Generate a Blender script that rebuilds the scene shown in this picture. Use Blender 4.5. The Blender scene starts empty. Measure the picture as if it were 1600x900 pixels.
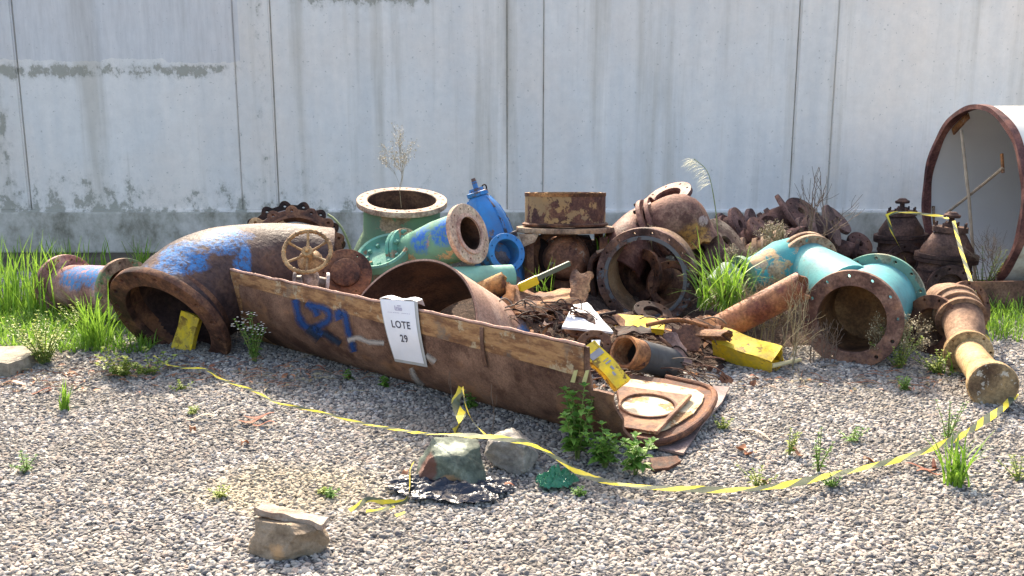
import bpy, bmesh, math, random
from mathutils import Vector, Matrix, noise
import numpy as np
rnd = random.Random(7)
R = math.radians
scene = bpy.context.scene
C = scene.collection

# ------------------------------------------------------------------ camera, sky, sun, exposure
F, PITCH, CAMZ = 1600.0, R(12.0), 1.5
cam_d = bpy.data.cameras.new('camera'); cam = bpy.data.objects.new('camera', cam_d); C.objects.link(cam)
cam_d.sensor_width = 36; cam_d.lens = 36 * F / 1600; cam_d.clip_end = 500; cam_d.clip_start = .05
cam.location = (0, 0, CAMZ); cam.rotation_euler = (math.pi/2 - PITCH, 0, 0)
scene.camera = cam
SUN_EL, SUN_DIR = R(40.5), Vector((.2, -1)).normalized()          # horizontal direction in which shadows fall
w = bpy.data.worlds.new('World'); scene.world = w; w.use_nodes = True
nt = w.node_tree; bg = nt.nodes['Background']; sky = nt.nodes.new('ShaderNodeTexSky')
sky.sky_type = 'NISHITA'; sky.sun_disc = False; sky.sun_elevation = SUN_EL
to_sun = -SUN_DIR
sky.sun_rotation = math.atan2(to_sun.x, to_sun.y)
sky.air_density = 1.0; sky.dust_density = 4.5; sky.ozone_density = 1.0
nt.links.new(sky.outputs[0], bg.inputs[0]); bg.inputs[1].default_value = .15
sd = bpy.data.lights.new('sun', 'SUN'); sd.energy = 2.7; sd.angle = R(.53); sd.color = (1, .93, .82)
sun = bpy.data.objects.new('sun', sd); C.objects.link(sun)
ldir = Vector((SUN_DIR.x*math.cos(SUN_EL), SUN_DIR.y*math.cos(SUN_EL), -math.sin(SUN_EL)))
sun.rotation_euler = ldir.to_track_quat('-Z', 'Y').to_euler()
scene.render.engine = 'CYCLES'
scene.view_settings.view_transform = 'Standard'; scene.view_settings.look = 'None'
scene.view_settings.use_white_balance = True; scene.view_settings.white_balance_temperature = 7150; scene.view_settings.gamma = 1; scene.view_settings.exposure = 1.86
scene.cycles.max_bounces = 6; scene.cycles.diffuse_bounces = 4; scene.cycles.transparent_max_bounces = 8

# ------------------------------------------------------------------ pixel helpers (photo pixels, 1600 x 900)
FW = Vector((0, math.cos(PITCH), -math.sin(PITCH))); UP = Vector((0, math.sin(PITCH), math.cos(PITCH))); RT = Vector((1, 0, 0))
EYE = Vector((0, 0, CAMZ))
def ray(px, py): return FW + RT*((px-800)/F) + UP*((450-py)/F)
def at(px, py, Y):
    d = ray(px, py); return EYE + d*(Y/d.y)
def gnd(px, py, z=0.0):
    d = ray(px, py); return EYE + d*((z-CAMZ)/d.z)
def ncam(r, u, t):
    return (RT*r + UP*u - FW*t).normalized()

# ------------------------------------------------------------------ mesh kit
def frame(n):
    n = Vector(n).normalized()
    ref = Vector((0, 0, 1)) if abs(n.z) < .95 else Vector((0, 1, 0))
    u = ref.cross(n).normalized(); v = n.cross(u)
    return u, v, n
class MB:
    def __init__(s): s.v = []; s.f = []; s.uv = None; s.mi = []; s.m = 0
    def add(s, vs, fs):
        o = len(s.v); s.v += [Vector(p) for p in vs]; s.f += [tuple(i+o for i in f) for f in fs]; s.mi += [s.m]*len(fs)
        return s
    def lathe(s, o, axis, prof, seg=48, closed=True, a0=0, a1=2*math.pi, jit=None):
        u, v, n = frame(axis); o = Vector(o); full = abs(a1-a0-2*math.pi) < 1e-6
        k = seg if full else seg+1; vs = []; m = len(prof)
        for i in range(k):
            a = a0 + (a1-a0)*i/seg
            for j, (t, r) in enumerate(prof):
                dt = jit(a, j) if jit else 0
                vs.append(o + n*(t+dt) + (u*math.cos(a) + v*math.sin(a))*r)
        fs = []
        for i in range(seg):
            i2 = (i+1) % k
            for j in range(m if closed else m-1):
                j2 = (j+1) % m
                fs.append((i*m+j, i2*m+j, i2*m+j2, i*m+j2))
        if not full and closed:
            fs.append(tuple(range(m))); fs.append(tuple(reversed(range(seg*m, seg*m+m))))
        return s.add(vs, fs)
    def cyl(s, o, axis, r, L, seg=32, r2=None, bev=.003):
        r2 = r if r2 is None else r2
        return s.lathe(o, axis, [(0, 1e-4), (0, r-bev), (bev, r), (L-bev, r2), (L, r2-bev), (L, 1e-4)], seg)
    def tube(s, pts, rad, th=None, seg=32, jit=None):
        # swept pipe: solid when th is None, otherwise open ended with walls
        P = [Vector(p) for p in pts]; n = len(P)
        rad = rad if isinstance(rad, (list, tuple)) else [rad]*n
        T = [(P[min(i+1, n-1)]-P[max(i-1, 0)]).normalized() for i in range(n)]
        u, v, _ = frame(T[0]); U = [u]
        for i in range(1, n):
            ax = T[i-1].cross(T[i])
            if ax.length > 1e-7: u = Matrix.Rotation(T[i-1].angle(T[i]), 3, ax.normalized()) @ u
            u = (u - T[i]*u.dot(T[i])).normalized(); U.append(u)
        def rings(off, endj):
            vs = []
            for i in range(n):
                vv = T[i].cross(U[i])
                for k in range(seg):
                    a = 2*math.pi*k/seg; j = 0
                    if endj and i in (0, n-1): j = endj(a, i)
                    vs.append(P[i] + T[i]*j + (U[i]*math.cos(a)+vv*math.sin(a))*(rad[i]-off))
            return vs
        vs = rings(0, jit); fs = []
        for i in range(n-1):
            for k in range(seg):
                k2 = (k+1) % seg
                fs.append((i*seg+k, i*seg+k2, (i+1)*seg+k2, (i+1)*seg+k))
        if th is None:
            fs.append(tuple(reversed(range(seg)))); fs.append(tuple(range((n-1)*seg, n*seg)))
        else:
            o = len(vs); vs += rings(th, jit)
            for i in range(n-1):
                for k in range(seg):
                    k2 = (k+1) % seg
                    fs.append((o+i*seg+k2, o+i*seg+k, o+(i+1)*seg+k, o+(i+1)*seg+k2))
            for k in range(seg):
                k2 = (k+1) % seg; e = (n-1)*seg
                fs.append((k2, k, o+k, o+k2)); fs.append((e+k, e+k2, o+e+k2, o+e+k))
        return s.add(vs, fs)
    def box(s, c, d, M=None, bev=0.0):
        bm = bmesh.new(); bmesh.ops.create_cube(bm, size=1)
        for q in bm.verts: q.co = Vector((q.co.x*d[0], q.co.y*d[1], q.co.z*d[2]))
        if bev: bmesh.ops.bevel(bm, geom=bm.edges[:], offset=bev, segments=2, affect='EDGES')
        M = M or Matrix.Identity(3); c = Vector(c); bm.verts.index_update()
        s.add([c + M @ q.co for q in bm.verts], [[q.index for q in f.verts] for f in bm.faces]); bm.free(); return s
    def plate(s, loops, th, o, n, bev=.002, u=None):
        # flat plate with holes, outline loops in 2D, thickness centred on o
        cu = bpy.data.curves.new('t', 'CURVE'); cu.dimensions = '2D'; cu.fill_mode = 'BOTH'
        cu.extrude = max(th/2-bev, 1e-4); cu.bevel_depth = bev; cu.bevel_resolution = 1
        for L in loops:
            sp = cu.splines.new('POLY'); sp.points.add(len(L)-1); sp.use_cyclic_u = True
            for q, (x, y) in zip(sp.points, L): q.co = (x, y, 0, 1)
        ob = bpy.data.objects.new('t', cu); me = bpy.data.meshes.new_from_object(ob)
        uu, vv, nn = frame(n)
        if u is not None:
            uu = (Vector(u) - nn*Vector(u).dot(nn)).normalized(); vv = nn.cross(uu)
        o = Vector(o)
        s.add([o + uu*q.co.x + vv*q.co.y + nn*q.co.z for q in me.vertices], [tuple(p.vertices) for p in me.polygons])
        bpy.data.objects.remove(ob); bpy.data.curves.remove(cu); bpy.data.meshes.remove(me); return s
    def flange(s, o, n, Ro, ri, th, nh=12, rh=.011, rb=None, bev=.003, a_off=.13, seg=72):
        rb = rb or (Ro+ri)/2 + (Ro-ri)*.12
        loops = [circ(Ro-bev, seg)]
        if ri > 0: loops.append(circ(ri+bev, seg))
        for k in range(nh):
            a = a_off + 2*math.pi*k/nh
            loops.append([(x+rb*math.cos(a), y+rb*math.sin(a)) for x, y in circ(rh, 12)])
        return s.plate(loops, th, o, n, bev)
    def mesh(s, name, loc, mats, smooth=35):
        me = bpy.data.meshes.new(name); loc = Vector(loc)
        me.from_pydata([tuple(p-loc) for p in s.v], [], s.f)
        mats = mats if isinstance(mats, (list, tuple)) else [mats]
        for m in mats: me.materials.append(m)
        me.polygons.foreach_set('material_index', s.mi)
        if smooth:
            me.polygons.foreach_set('use_smooth', [True]*len(s.f)); me.set_sharp_from_angle(angle=R(smooth))
        if s.uv:
            ul = me.uv_layers.new(name='UVMap')
            for lp in me.loops: ul.data[lp.index].uv = s.uv[lp.vertex_index]
        me.update(); return me
    def build(s, name, mats, parent=None, loc=None, smooth=35):
        # parent: an Empty or mesh at world location W(parent); verts are in world coordinates
        W = wloc(parent) if parent else Vector(loc if loc is not None else (0, 0, 0))
        o = bpy.data.objects.new(name, s.mesh(name, W, mats, smooth)); C.objects.link(o)
        if parent: o.parent = parent
        else: o.location = W
        return o
def wloc(o):
    v = Vector((0, 0, 0))
    while o: v = v + o.location; o = o.parent
    return v
def circ(r, seg, ph=0): return [(r*math.cos(2*math.pi*k/seg+ph), r*math.sin(2*math.pi*k/seg+ph)) for k in range(seg)]
def tag(o, label=None, cat=None, group=None, kind=None):
    if label: o['label'] = label
    if cat: o['category'] = cat
    if group: o['group'] = group
    if kind: o['kind'] = kind
    return o
def thing(name, loc, label, cat, group=None):
    o = bpy.data.objects.new(name, None); C.objects.link(o); o.location = loc; o.empty_display_size = .1
    return tag(o, label, cat, group)
def bez(p0, p1, p2, p3, n=10):
    p0, p1, p2, p3 = map(Vector, (p0, p1, p2, p3)); out = []
    for i in range(n+1):
        t = i/n; out.append(p0*(1-t)**3 + p1*3*t*(1-t)**2 + p2*3*t*t*(1-t) + p3*t**3)
    return out
def smooth_path(P, n=6):
    P = [Vector(p) for p in P]; out = []
    for i in range(len(P)-1):
        a = P[max(i-1, 0)]; b = P[i]; c = P[i+1]; d = P[min(i+2, len(P)-1)]
        for k in range(n):
            t = k/n
            out.append(.5*((2*b) + (c-a)*t + (2*a-5*b+4*c-d)*t*t + (-a+3*b-3*c+d)*t**3))
    out.append(P[-1]); return out

# ------------------------------------------------------------------ materials
class NT:
    def __init__(s, name):
        s.m = bpy.data.materials.new(name); s.m.use_nodes = True; s.t = s.m.node_tree
        s.b = s.t.nodes['Principled BSDF']; s.out = s.t.nodes['Material Output']
    def n(s, ty, **kw):
        q = s.t.nodes.new(ty)
        for k, v in kw.items():
            if k.startswith('i_'):
                key = k[2:]; key = int(key) if key.isdigit() else key.replace('_', ' ')
                s.link(v, q.inputs[key])
            else: setattr(q, k, v)
        return q
    def link(s, a, b):
        if isinstance(a, bpy.types.NodeSocket): s.t.links.new(a, b)
        else: b.default_value = a
    def coords(s, seedobj=True):
        tc = s.n('ShaderNodeTexCoord').outputs['Object']
        if not seedobj: return tc
        oi = s.n('ShaderNodeObjectInfo').outputs['Random']
        m = s.n('ShaderNodeMath', operation='MULTIPLY', i_0=oi, i_1=17.0).outputs[0]
        cb = s.n('ShaderNodeCombineXYZ', i_0=m, i_1=m, i_2=m).outputs[0]
        return s.n('ShaderNodeVectorMath', operation='ADD', i_0=tc, i_1=cb).outputs[0]
    def noise(s, vec, sc, det=6, rough=.6, dist=0.0):
        return s.n('ShaderNodeTexNoise', i_Vector=vec, i_Scale=sc, i_Detail=det, i_Roughness=rough, i_Distortion=dist).outputs['Fac']
    def ramp(s, fac, stops):
        q = s.n('ShaderNodeValToRGB', i_0=fac); e = q.color_ramp.elements
        while len(e) < len(stops): e.new(.5)
        for el, (p, c) in zip(e, stops):
            el.position = p; c = c if not isinstance(c, (int, float)) else (c, c, c); el.color = (c[0], c[1], c[2], 1)
        return q.outputs[0]
    def mix(s, fac, a, b, mode='MIX'):
        q = s.n('ShaderNodeMix', data_type='RGBA', blend_type=mode)
        s.link(fac, q.inputs[0])
        for v, i in ((a, 6), (b, 7)):
            if isinstance(v, (tuple, list)): v = (v[0], v[1], v[2], 1)
            s.link(v, q.inputs[i])
        return q.outputs[2]
    def math(s, op, a, b=0.0, c=None, clamp=False):
        q = s.n('ShaderNodeMath', operation=op, use_clamp=clamp, i_0=a, i_1=b)
        if c is not None: s.link(c, q.inputs[2])
        return q.outputs[0]
    def bump(s, h, st=.5, d=.01, normal=None):
        q = s.n('ShaderNodeBump', i_Strength=st, i_Distance=d, i_Height=h)
        if normal: s.link(normal, q.inputs['Normal'])
        return q.outputs[0]
    def sset(s, col=None, rough=None, metal=None, normal=None, spec=None):
        if col is not None: s.link(col if isinstance(col, bpy.types.NodeSocket) else (*col[:3], 1), s.b.inputs['Base Color'])
        if rough is not None: s.link(rough, s.b.inputs['Roughness'])
        if metal is not None: s.link(metal, s.b.inputs['Metallic'])
        if spec is not None: s.link(spec, s.b.inputs['Specular IOR Level'])
        if normal is not None: s.link(normal, s.b.inputs['Normal'])
        return s.m

def rusty(name, rust=((.045,.02,.015), (.13,.06,.038), (.26,.12,.06)), paint=None, amt=.5, psc=4, sc=9,
          bump=.5, pit=70, rough=.75, marks=(), loc=(0, 0, 0), paint2=None, amt2=.5, fleck=.35):
    n = NT(name); v = n.coords()
    a = n.noise(v, sc, 8, .7); b = n.noise(v, pit, 4, .6); big = n.noise(v, sc*.25, 3, .5)
    f = n.math('MULTIPLY_ADD', big, .5, n.math('MULTIPLY', a, .5)) if False else n.math('ADD', n.math('MULTIPLY', big, .4), n.math('MULTIPLY', a, .6))
    col = n.ramp(f, [(.40, rust[0]), (.5, rust[1]), (.615, rust[2])])
    sp = n.ramp(b, [(.35, 1-fleck), (.62, 1.0+fleck*.5)])
    col = n.mix(1.0, col, sp, 'MULTIPLY')
    h = n.math('ADD', n.math('MULTIPLY', b, .6), a)
    rg = n.ramp(a, [(.3, rough-.12), (.7, min(1, rough+.15))])
    v2 = n.n('ShaderNodeVectorMath', operation='ADD', i_0=v, i_1=(5.1, 2.2, 8.7)).outputs[0]
    oc = n.noise(v2, sc*.55, 7, .7)
    mid = rust[1]
    col = n.mix(n.ramp(oc, [(.54, 0.0), (.63, .42)]), col, (min(1, mid[0]*2.1+.03), mid[1]*1.9+.015, mid[2]*1.5))
    col = n.mix(n.ramp(oc, [(.36, .75), (.45, 0.0)]), col, (rust[0][0]*.8, rust[0][1]*.7, rust[0][2]*.7))
    def overlay(col, h, colr, amt, scl, off):
        m = n.noise(n.n('ShaderNodeVectorMath', operation='ADD', i_0=v, i_1=(off, off, off)).outputs[0], scl, 9, .72)
        # amt = share covered
        t = .5 + (.5-amt)*.40
        mk = n.ramp(m, [(t-.008, 0.0), (t+.012, 1.0)])
        tint = n.mix(n.ramp(n.noise(v, scl*2.2, 5, .6), [(.35, 0.0), (.7, 1.0)]), colr, tuple(c*.5+.05 for c in colr))
        return n.mix(mk, col, tint), n.math('ADD', h, n.math('MULTIPLY', mk, .35)), mk
    if paint: col, h, mk = overlay(col, h, paint, amt, psc, 3.3)
    if paint2: col, h, mk = overlay(col, h, paint2, amt2, psc*1.4, 9.1)
    for (c, rr, mc, soft) in marks:
        tc = n.n('ShaderNodeTexCoord').outputs['Object']
        c = Vector(c) - Vector(loc)
        d = n.n('ShaderNodeVectorMath', operation='SUBTRACT', i_0=tc, i_1=tuple(c)).outputs[0]
        d = n.n('ShaderNodeVectorMath', operation='DIVIDE', i_0=d, i_1=tuple(rr)).outputs[0]
        L = n.n('ShaderNodeVectorMath', operation='LENGTH', i_0=d).outputs['Value']
        L = n.math('ADD', L, n.math('MULTIPLY', n.math('SUBTRACT', n.noise(v, 14, 6, .65), .5), 1.1))
        mk = n.ramp(L, [(.95-soft, 1.0), (1.0, 0.0)])
        mk = n.math('MULTIPLY', mk, n.ramp(n.noise(v, 38, 7, .75), [(.42, 0.1), (.54, .95)]))
        col = n.mix(mk, col, mc)
    return n.sset(col, rg, 0.0, n.bump(h, bump, .006), .22)

DARK = ((.010,.006,.005), (.034,.017,.014), (.085,.04,.026))
BROWN = ((.035,.017,.013), (.115,.052,.034), (.24,.115,.06))
ORANGE = ((.07,.028,.014), (.22,.09,.035), (.42,.20,.08))
TAN = ((.12,.07,.05), (.30,.19,.125), (.48,.34,.23))
PINK = ((.16,.07,.06), (.36,.18,.155), (.52,.32,.28))
PURPLE = ((.04,.025,.026), (.115,.068,.064), (.24,.15,.125))

def simple(name, col, rough=.6, var=.15, bump=.15, sc=20, spec=.4):
    n = NT(name); v = n.coords(); a = n.noise(v, sc, 6, .6)
    c = n.mix(n.ramp(a, [(.3, 0.0), (.7, 1.0)]), tuple(x*(1-var) for x in col), tuple(min(1, x*(1+var)) for x in col))
    return n.sset(c, rough, 0.0, n.bump(a, bump, .004), spec)
def leafmat(name, c1, c2, trans=.35):
    n = NT(name); v = n.coords(); a = n.noise(v, 22, 3, .5)
    geo = n.n('ShaderNodeNewGeometry').outputs['Random Per Island']
    f = n.math('ADD', n.math('MULTIPLY', a, .4), n.math('MULTIPLY', geo, .6))
    c = n.ramp(f, [(.2, c1), (.8, c2)])
    n.sset(c, .5, 0, None, .35)
    tr = n.n('ShaderNodeBsdfTranslucent'); n.link(c, tr.inputs[0])
    mx = n.n('ShaderNodeMixShader'); n.link(trans, mx.inputs[0])
    n.t.links.new(n.b.outputs[0], mx.inputs[1]); n.t.links.new(tr.outputs[0], mx.inputs[2])
    n.t.links.new(mx.outputs[0], n.out.inputs[0]); return n.m

M = {}
M['brown'] = rusty('brown_rust', BROWN)
M['dark'] = rusty('dark_rust', DARK, bump=.6)
M['orange'] = rusty('orange_rust', ORANGE, bump=.6)
M['tan'] = rusty('tan_rust', TAN, bump=.4)
M['purple'] = rusty('purple_rust', PURPLE, sc=6, pit=55, bump=.8)
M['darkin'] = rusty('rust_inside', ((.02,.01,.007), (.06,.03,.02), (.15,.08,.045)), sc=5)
M['grass'] = leafmat('grass_blade', (.10,.22,.02), (.26,.42,.06), .45)
M['leaf'] = leafmat('green_leaf', (.06,.17,.025), (.2,.36,.06), .35)
M['leafy'] = leafmat('yellow_green_leaf', (.16,.26,.04), (.42,.45,.10), .4)
M['dry'] = leafmat('dry_straw', (.20,.16,.09), (.42,.36,.22), .2)
M['twig'] = simple('dry_twig', (.16,.115,.085), .85)
M['stem'] = leafmat('plant_stem', (.10,.16,.04), (.2,.24,.07), .1)
M['redleaf'] = leafmat('red_dry_leaf', (.22,.07,.035), (.42,.20,.10), .2)
M['flower'] = simple('white_petal', (.75,.72,.62), .7)

# ------------------------------------------------------------------ setting: ground, gravel, wall
def terrain_z(x, y):
    return .02*noise.noise(Vector((x*.6, y*.6, .3))) + .008*noise.noise(Vector((x*2.5, y*2.5, 4)))
def grid(mb, x0, x1, y0, y1, nx, ny, zf):
    vs = [(x0+(x1-x0)*i/nx, y0+(y1-y0)*j/ny, zf(x0+(x1-x0)*i/nx, y0+(y1-y0)*j/ny)) for j in range(ny+1) for i in range(nx+1)]
    fs = [(j*(nx+1)+i, j*(nx+1)+i+1, (j+1)*(nx+1)+i+1, (j+1)*(nx+1)+i) for j in range(ny) for i in range(nx)]
    return mb.add(vs, fs)
n = NT('soil'); v = n.coords(False); a = n.noise(v, 3, 8, .7); b = n.noise(v, 60, 6, .7)
c = n.ramp(a, [(.3, (.06,.05,.035)), (.55, (.13,.105,.075)), (.75, (.2,.17,.13))])
c = n.mix(1.0, c, n.ramp(b, [(.3, .55), (.7, 1.25)]), 'MULTIPLY')
M['soil'] = n.sset(c, .95, 0, n.bump(b, .9, .02), .2)
g = MB(); grid(g, -40, 40, -20, 60, 8, 8, lambda x, y: -.05)
tag(g.build('ground', M['soil'], loc=(0, 0, 0)), kind='structure')

n = NT('pebble'); rndm = n.n('ShaderNodeObjectInfo').outputs['Random']
pos = n.n('ShaderNodeNewGeometry').outputs['Position']
c = n.ramp(rndm, [(.0, (.10,.10,.115)), (.16, (.16,.155,.16)), (.3, (.26,.245,.23)), (.5, (.34,.32,.295)), (.68, (.46,.43,.40)), (.80, (.38,.30,.25)), (.86, (.26,.27,.30)), (.97, (.56,.53,.48))])
sandc = gnd(450, 765)
d = n.n('ShaderNodeVectorMath', operation='SUBTRACT', i_0=pos, i_1=tuple(sandc)).outputs[0]
d = n.n('ShaderNodeVectorMath', operation='DIVIDE', i_0=d, i_1=(.42, .3, 1)).outputs[0]
L = n.n('ShaderNodeVectorMath', operation='LENGTH', i_0=d).outputs['Value']
L = n.math('ADD', L, n.math('MULTIPLY', n.math('SUBTRACT', n.noise(pos, 9, 5, .7), .5), 1.4))
c = n.mix(n.ramp(L, [(.5, .75), (1.0, 0.0)]), c, (.52,.45,.32))
c = n.mix(n.ramp(n.noise(pos, 1.6, 6, .7), [(.42, 0.0), (.62, .55)]), c, (.17,.15,.125))
c = n.mix(1.0, c, (.93, .90, .85), 'MULTIPLY')
c = n.mix(1.0, c, n.ramp(n.noise(pos, 260, 4, .7), [(.3, .75), (.7, 1.15)]), 'MULTIPLY')
M['pebble'] = n.sset(c, .8, 0, None, .3)
n = NT('gravel_bed'); v = n.coords(False)
vo = n.n('ShaderNodeTexVoronoi', i_Vector=v, i_Scale=75.0).outputs
c = n.mix(n.ramp(vo['Distance'], [(.2, 0.0), (.7, 1.0)]), (.17,.16,.15), (.05,.047,.045))
M['bed'] = n.sset(c, .95, 0, n.bump(vo['Distance'], .8, .01), .2)

def pebble_tree():
    t = bpy.data.node_groups.new('gravel_scatter', 'GeometryNodeTree')
    t.interface.new_socket('Geometry', in_out='INPUT', socket_type='NodeSocketGeometry')
    t.interface.new_socket('Geometry', in_out='OUTPUT', socket_type='NodeSocketGeometry')
    N = t.nodes; L = t.links
    gi = N.new('NodeGroupInput'); go = N.new('NodeGroupOutput')
    dp = N.new('GeometryNodeDistributePointsOnFaces'); dp.distribute_method = 'POISSON'
    dp.inputs['Distance Min'].default_value = .0112; dp.inputs['Density Max'].default_value = 12000
    L.new(gi.outputs[0], dp.inputs['Mesh'])
    g2i = N.new('GeometryNodeGeometryToInstance')
    for k in range(5):
        ico = N.new('GeometryNodeMeshIcoSphere'); ico.inputs['Radius'].default_value = 1; ico.inputs['Subdivisions'].default_value = 3
        nz = N.new('ShaderNodeTexNoise'); nz.inputs['Scale'].default_value = .8; nz.inputs['Detail'].default_value = 1.5
        nz.noise_dimensions = '4D'; nz.inputs['W'].default_value = k*7.3
        sub = N.new('ShaderNodeVectorMath'); sub.operation = 'SUBTRACT'; sub.inputs[1].default_value = (.5, .5, .5)
        L.new(nz.outputs['Color'], sub.inputs[0])
        sc = N.new('ShaderNodeVectorMath'); sc.operation = 'SCALE'; sc.inputs['Scale'].default_value = 1.7
        L.new(sub.outputs[0], sc.inputs[0])
        sp = N.new('GeometryNodeSetPosition'); L.new(ico.outputs[0], sp.inputs[0]); L.new(sc.outputs[0], sp.inputs['Offset'])
        tr = N.new('GeometryNodeTransform'); tr.inputs['Scale'].default_value = [(1,.75,.55), (1.15,.7,.5), (.9,.8,.65), (1.3,.65,.5), (1,.9,.5)][k]
        L.new(sp.outputs[0], tr.inputs[0])
        sm = N.new('GeometryNodeSetMaterial'); sm.inputs['Material'].default_value = M['pebble']; L.new(tr.outputs[0], sm.inputs[0])
        ss = N.new('GeometryNodeSetShadeSmooth'); L.new(sm.outputs[0], ss.inputs[0])
        L.new(ss.outputs[0], g2i.inputs[0])
    ip = N.new('GeometryNodeInstanceOnPoints'); L.new(dp.outputs['Points'], ip.inputs['Points']); L.new(g2i.outputs[0], ip.inputs['Instance'])
    ip.inputs['Pick Instance'].default_value = True
    rv = N.new('FunctionNodeRandomValue'); rv.data_type = 'FLOAT_VECTOR'
    rv.inputs[0].default_value = (-.5, -.5, 0); rv.inputs[1].default_value = (.5, .5, 6.28); L.new(rv.outputs[0], ip.inputs['Rotation'])
    rs = N.new('FunctionNodeRandomValue'); rs.data_type = 'FLOAT'; rs.inputs[2].default_value = .0048; rs.inputs[3].default_value = .0145
    rs.inputs['Seed'].default_value = 5; L.new(rs.outputs[1], ip.inputs['Scale'])
    jn = N.new('GeometryNodeJoinGeometry'); L.new(ip.outputs[0], jn.inputs[0]); L.new(gi.outputs[0], jn.inputs[0])
    L.new(jn.outputs[0], go.inputs[0]); return t
g = MB(); nY = 46; y0, y1 = 2.45, 7.6; nX = 60; vs = []
for j in range(nY+1):
    y = y0 + (y1-y0)*j/nY; hw = .56*y + .45
    for i in range(nX+1):
        x = -hw + 2*hw*i/nX; vs.append((x, y, terrain_z(x, y)))
g.add(vs, [(j*(nX+1)+i, j*(nX+1)+i+1, (j+1)*(nX+1)+i+1, (j+1)*(nX+1)+i) for j in range(nY) for i in range(nX)])
go_ = g.build('gravel', M['bed'], loc=(0, 0, 0)); tag(go_, 'pale grey and white pebble gravel covering the yard', 'gravel', kind='stuff')
md = go_.modifiers.new('scatter', 'NODES'); md.node_group = pebble_tree()

# wall ---------------------------------------------------------------
WY = 8.8
def wallmat(name, base, dirt=.5):
    n = NT(name); v = n.n('ShaderNodeNewGeometry').outputs['Position']
    sx = n.n('ShaderNodeSeparateXYZ', i_0=v); X, Z = sx.outputs[0], sx.outputs[2]
    st = n.n('ShaderNodeVectorMath', operation='MULTIPLY', i_0=v, i_1=(3.2, 1, .35)).outputs[0]
    s1 = n.noise(st, 1.6, 6, .6); s2 = n.noise(v, .7, 5, .6); s3 = n.noise(v, 14, 6, .7)
    col = n.mix(n.ramp(s1, [(.35, 0.0), (.68, 1.0)]), base, tuple(x*k for x, k in zip(base, (.84,.87,.9))))
    col = n.mix(n.ramp(s2, [(.45, 0.0), (.75, .6)]), col, (base[0]*1.04, base[1]*.93, base[2]*.84))
    col = n.mix(n.ramp(n.noise(n.n('ShaderNodeVectorMath', operation='MULTIPLY', i_0=v, i_1=(5, 1, .25)).outputs[0], 1.1, 5, .6), [(.52, 0.0), (.70, .45)]), col, (.42,.37,.29))
    col = n.mix(n.ramp(n.noise(v, 34, 3, .6), [(.66, 0.0), (.70, .5)]), col, (.3,.29,.26))
    col = n.mix(1.0, col, n.ramp(s3, [(.3, .93), (.7, 1.04)]), 'MULTIPLY')
    # peeled and mossy patches: mostly low down and on the left half, and a row of them high on the left
    left = n.ramp(X if False else n.math('MULTIPLY_ADD', X, .1, .5), [(.15, 1.0), (.46, .75), (.56, .18), (.9, .1)])
    low = n.ramp(n.math('ADD', n.math('MULTIPLY', Z, .4), n.math('MULTIPLY', n.math('SUBTRACT', n.noise(v, 1.4, 3, .5), .5), .22)), [(.12, .95), (.19, .72), (.33, .3), (.6, .14)])
    row = n.math('MULTIPLY', n.ramp(n.math('ABSOLUTE', n.math('SUBTRACT', Z, 1.50)), [(.02, .82), (.12, 0.0)]), n.ramp(n.math('MULTIPLY_ADD', X, .1, .5), [(.25, 1.0), (.31, 0.0)]))
    top = n.math('MULTIPLY', n.ramp(n.math('MULTIPLY', Z, .4), [(.775, 0.0), (.83, .85)]), n.ramp(n.math('MULTIPLY_ADD', X, .1, .5), [(.28, 0.0), (.34, 1.0), (.42, 1.0), (.47, 0.0)]))
    cov = n.math('ADD', n.math('ADD', n.math('MULTIPLY', low, left), row), top)
    for x0, am, wd in ((-4.33, .78, .16), (-2.12, .62, .12), (-.05, .42, .12), (2.45, .25, .1)):
        cov = n.math('MAXIMUM', cov, n.ramp(n.math('ABSOLUTE', n.math('SUBTRACT', X, x0)), [(.0, am), (wd, 0.0)]))
    pv = n.n('ShaderNodeVectorMath', operation='MULTIPLY', i_0=v, i_1=(2.2, 1, 1.7)).outputs[0]
    pn = n.noise(pv, 3.4, 10, .74)
    thr = n.math('SUBTRACT', .80, n.math('MULTIPLY', cov, .27*dirt*2))
    mk = n.math('MULTIPLY', n.math('SUBTRACT', pn, thr), 26.0, clamp=True)
    moss = n.mix(n.noise(v, 30, 5, .7), (.20,.185,.14), (.40,.38,.31))
    col = n.mix(n.math('MULTIPLY', mk, .72), col, moss)
    sm = n.math('MULTIPLY', n.math('SUBTRACT', pn, n.math('SUBTRACT', thr, .09)), 6.0, clamp=True)
    col = n.mix(n.math('MULTIPLY', sm, .45), col, (.33,.32,.27))
    # patched render band high on the left panel
    bnd = n.math('MULTIPLY', n.ramp(n.math('ADD', Z, n.math('MULTIPLY', n.noise(v, 4, 4, .6), .08)), [(.0, 0.0)]) if False else n.math('GREATER_THAN', n.math('ADD', Z, n.math('MULTIPLY', n.noise(v, 3, 5, .7), .16)), 1.66), n.math('LESS_THAN', X, -2.28))
    col = n.mix(n.math('MULTIPLY', bnd, .45), col, n.mix(n.ramp(n.noise(st, 6, 7, .75), [(.35, 0.0), (.65, 1.0)]), (.40,.40,.43), (.62,.62,.65)))
    h = n.math('SUBTRACT', n.math('MULTIPLY', s3, .4), mk)
    return n.sset(col, .85, 0, n.bump(h, .35, .006), .25)
M['wall'] = wallmat('wall_plaster', (.83,.785,.735), .66)
M['pilaster'] = wallmat('wall_pilaster', (.80,.755,.705), .70)
n = NT('plinth_concrete'); v = n.n('ShaderNodeNewGeometry').outputs['Position']
st = n.n('ShaderNodeVectorMath', operation='MULTIPLY', i_0=v, i_1=(1.6, 1, 1.2)).outputs[0]
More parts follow.
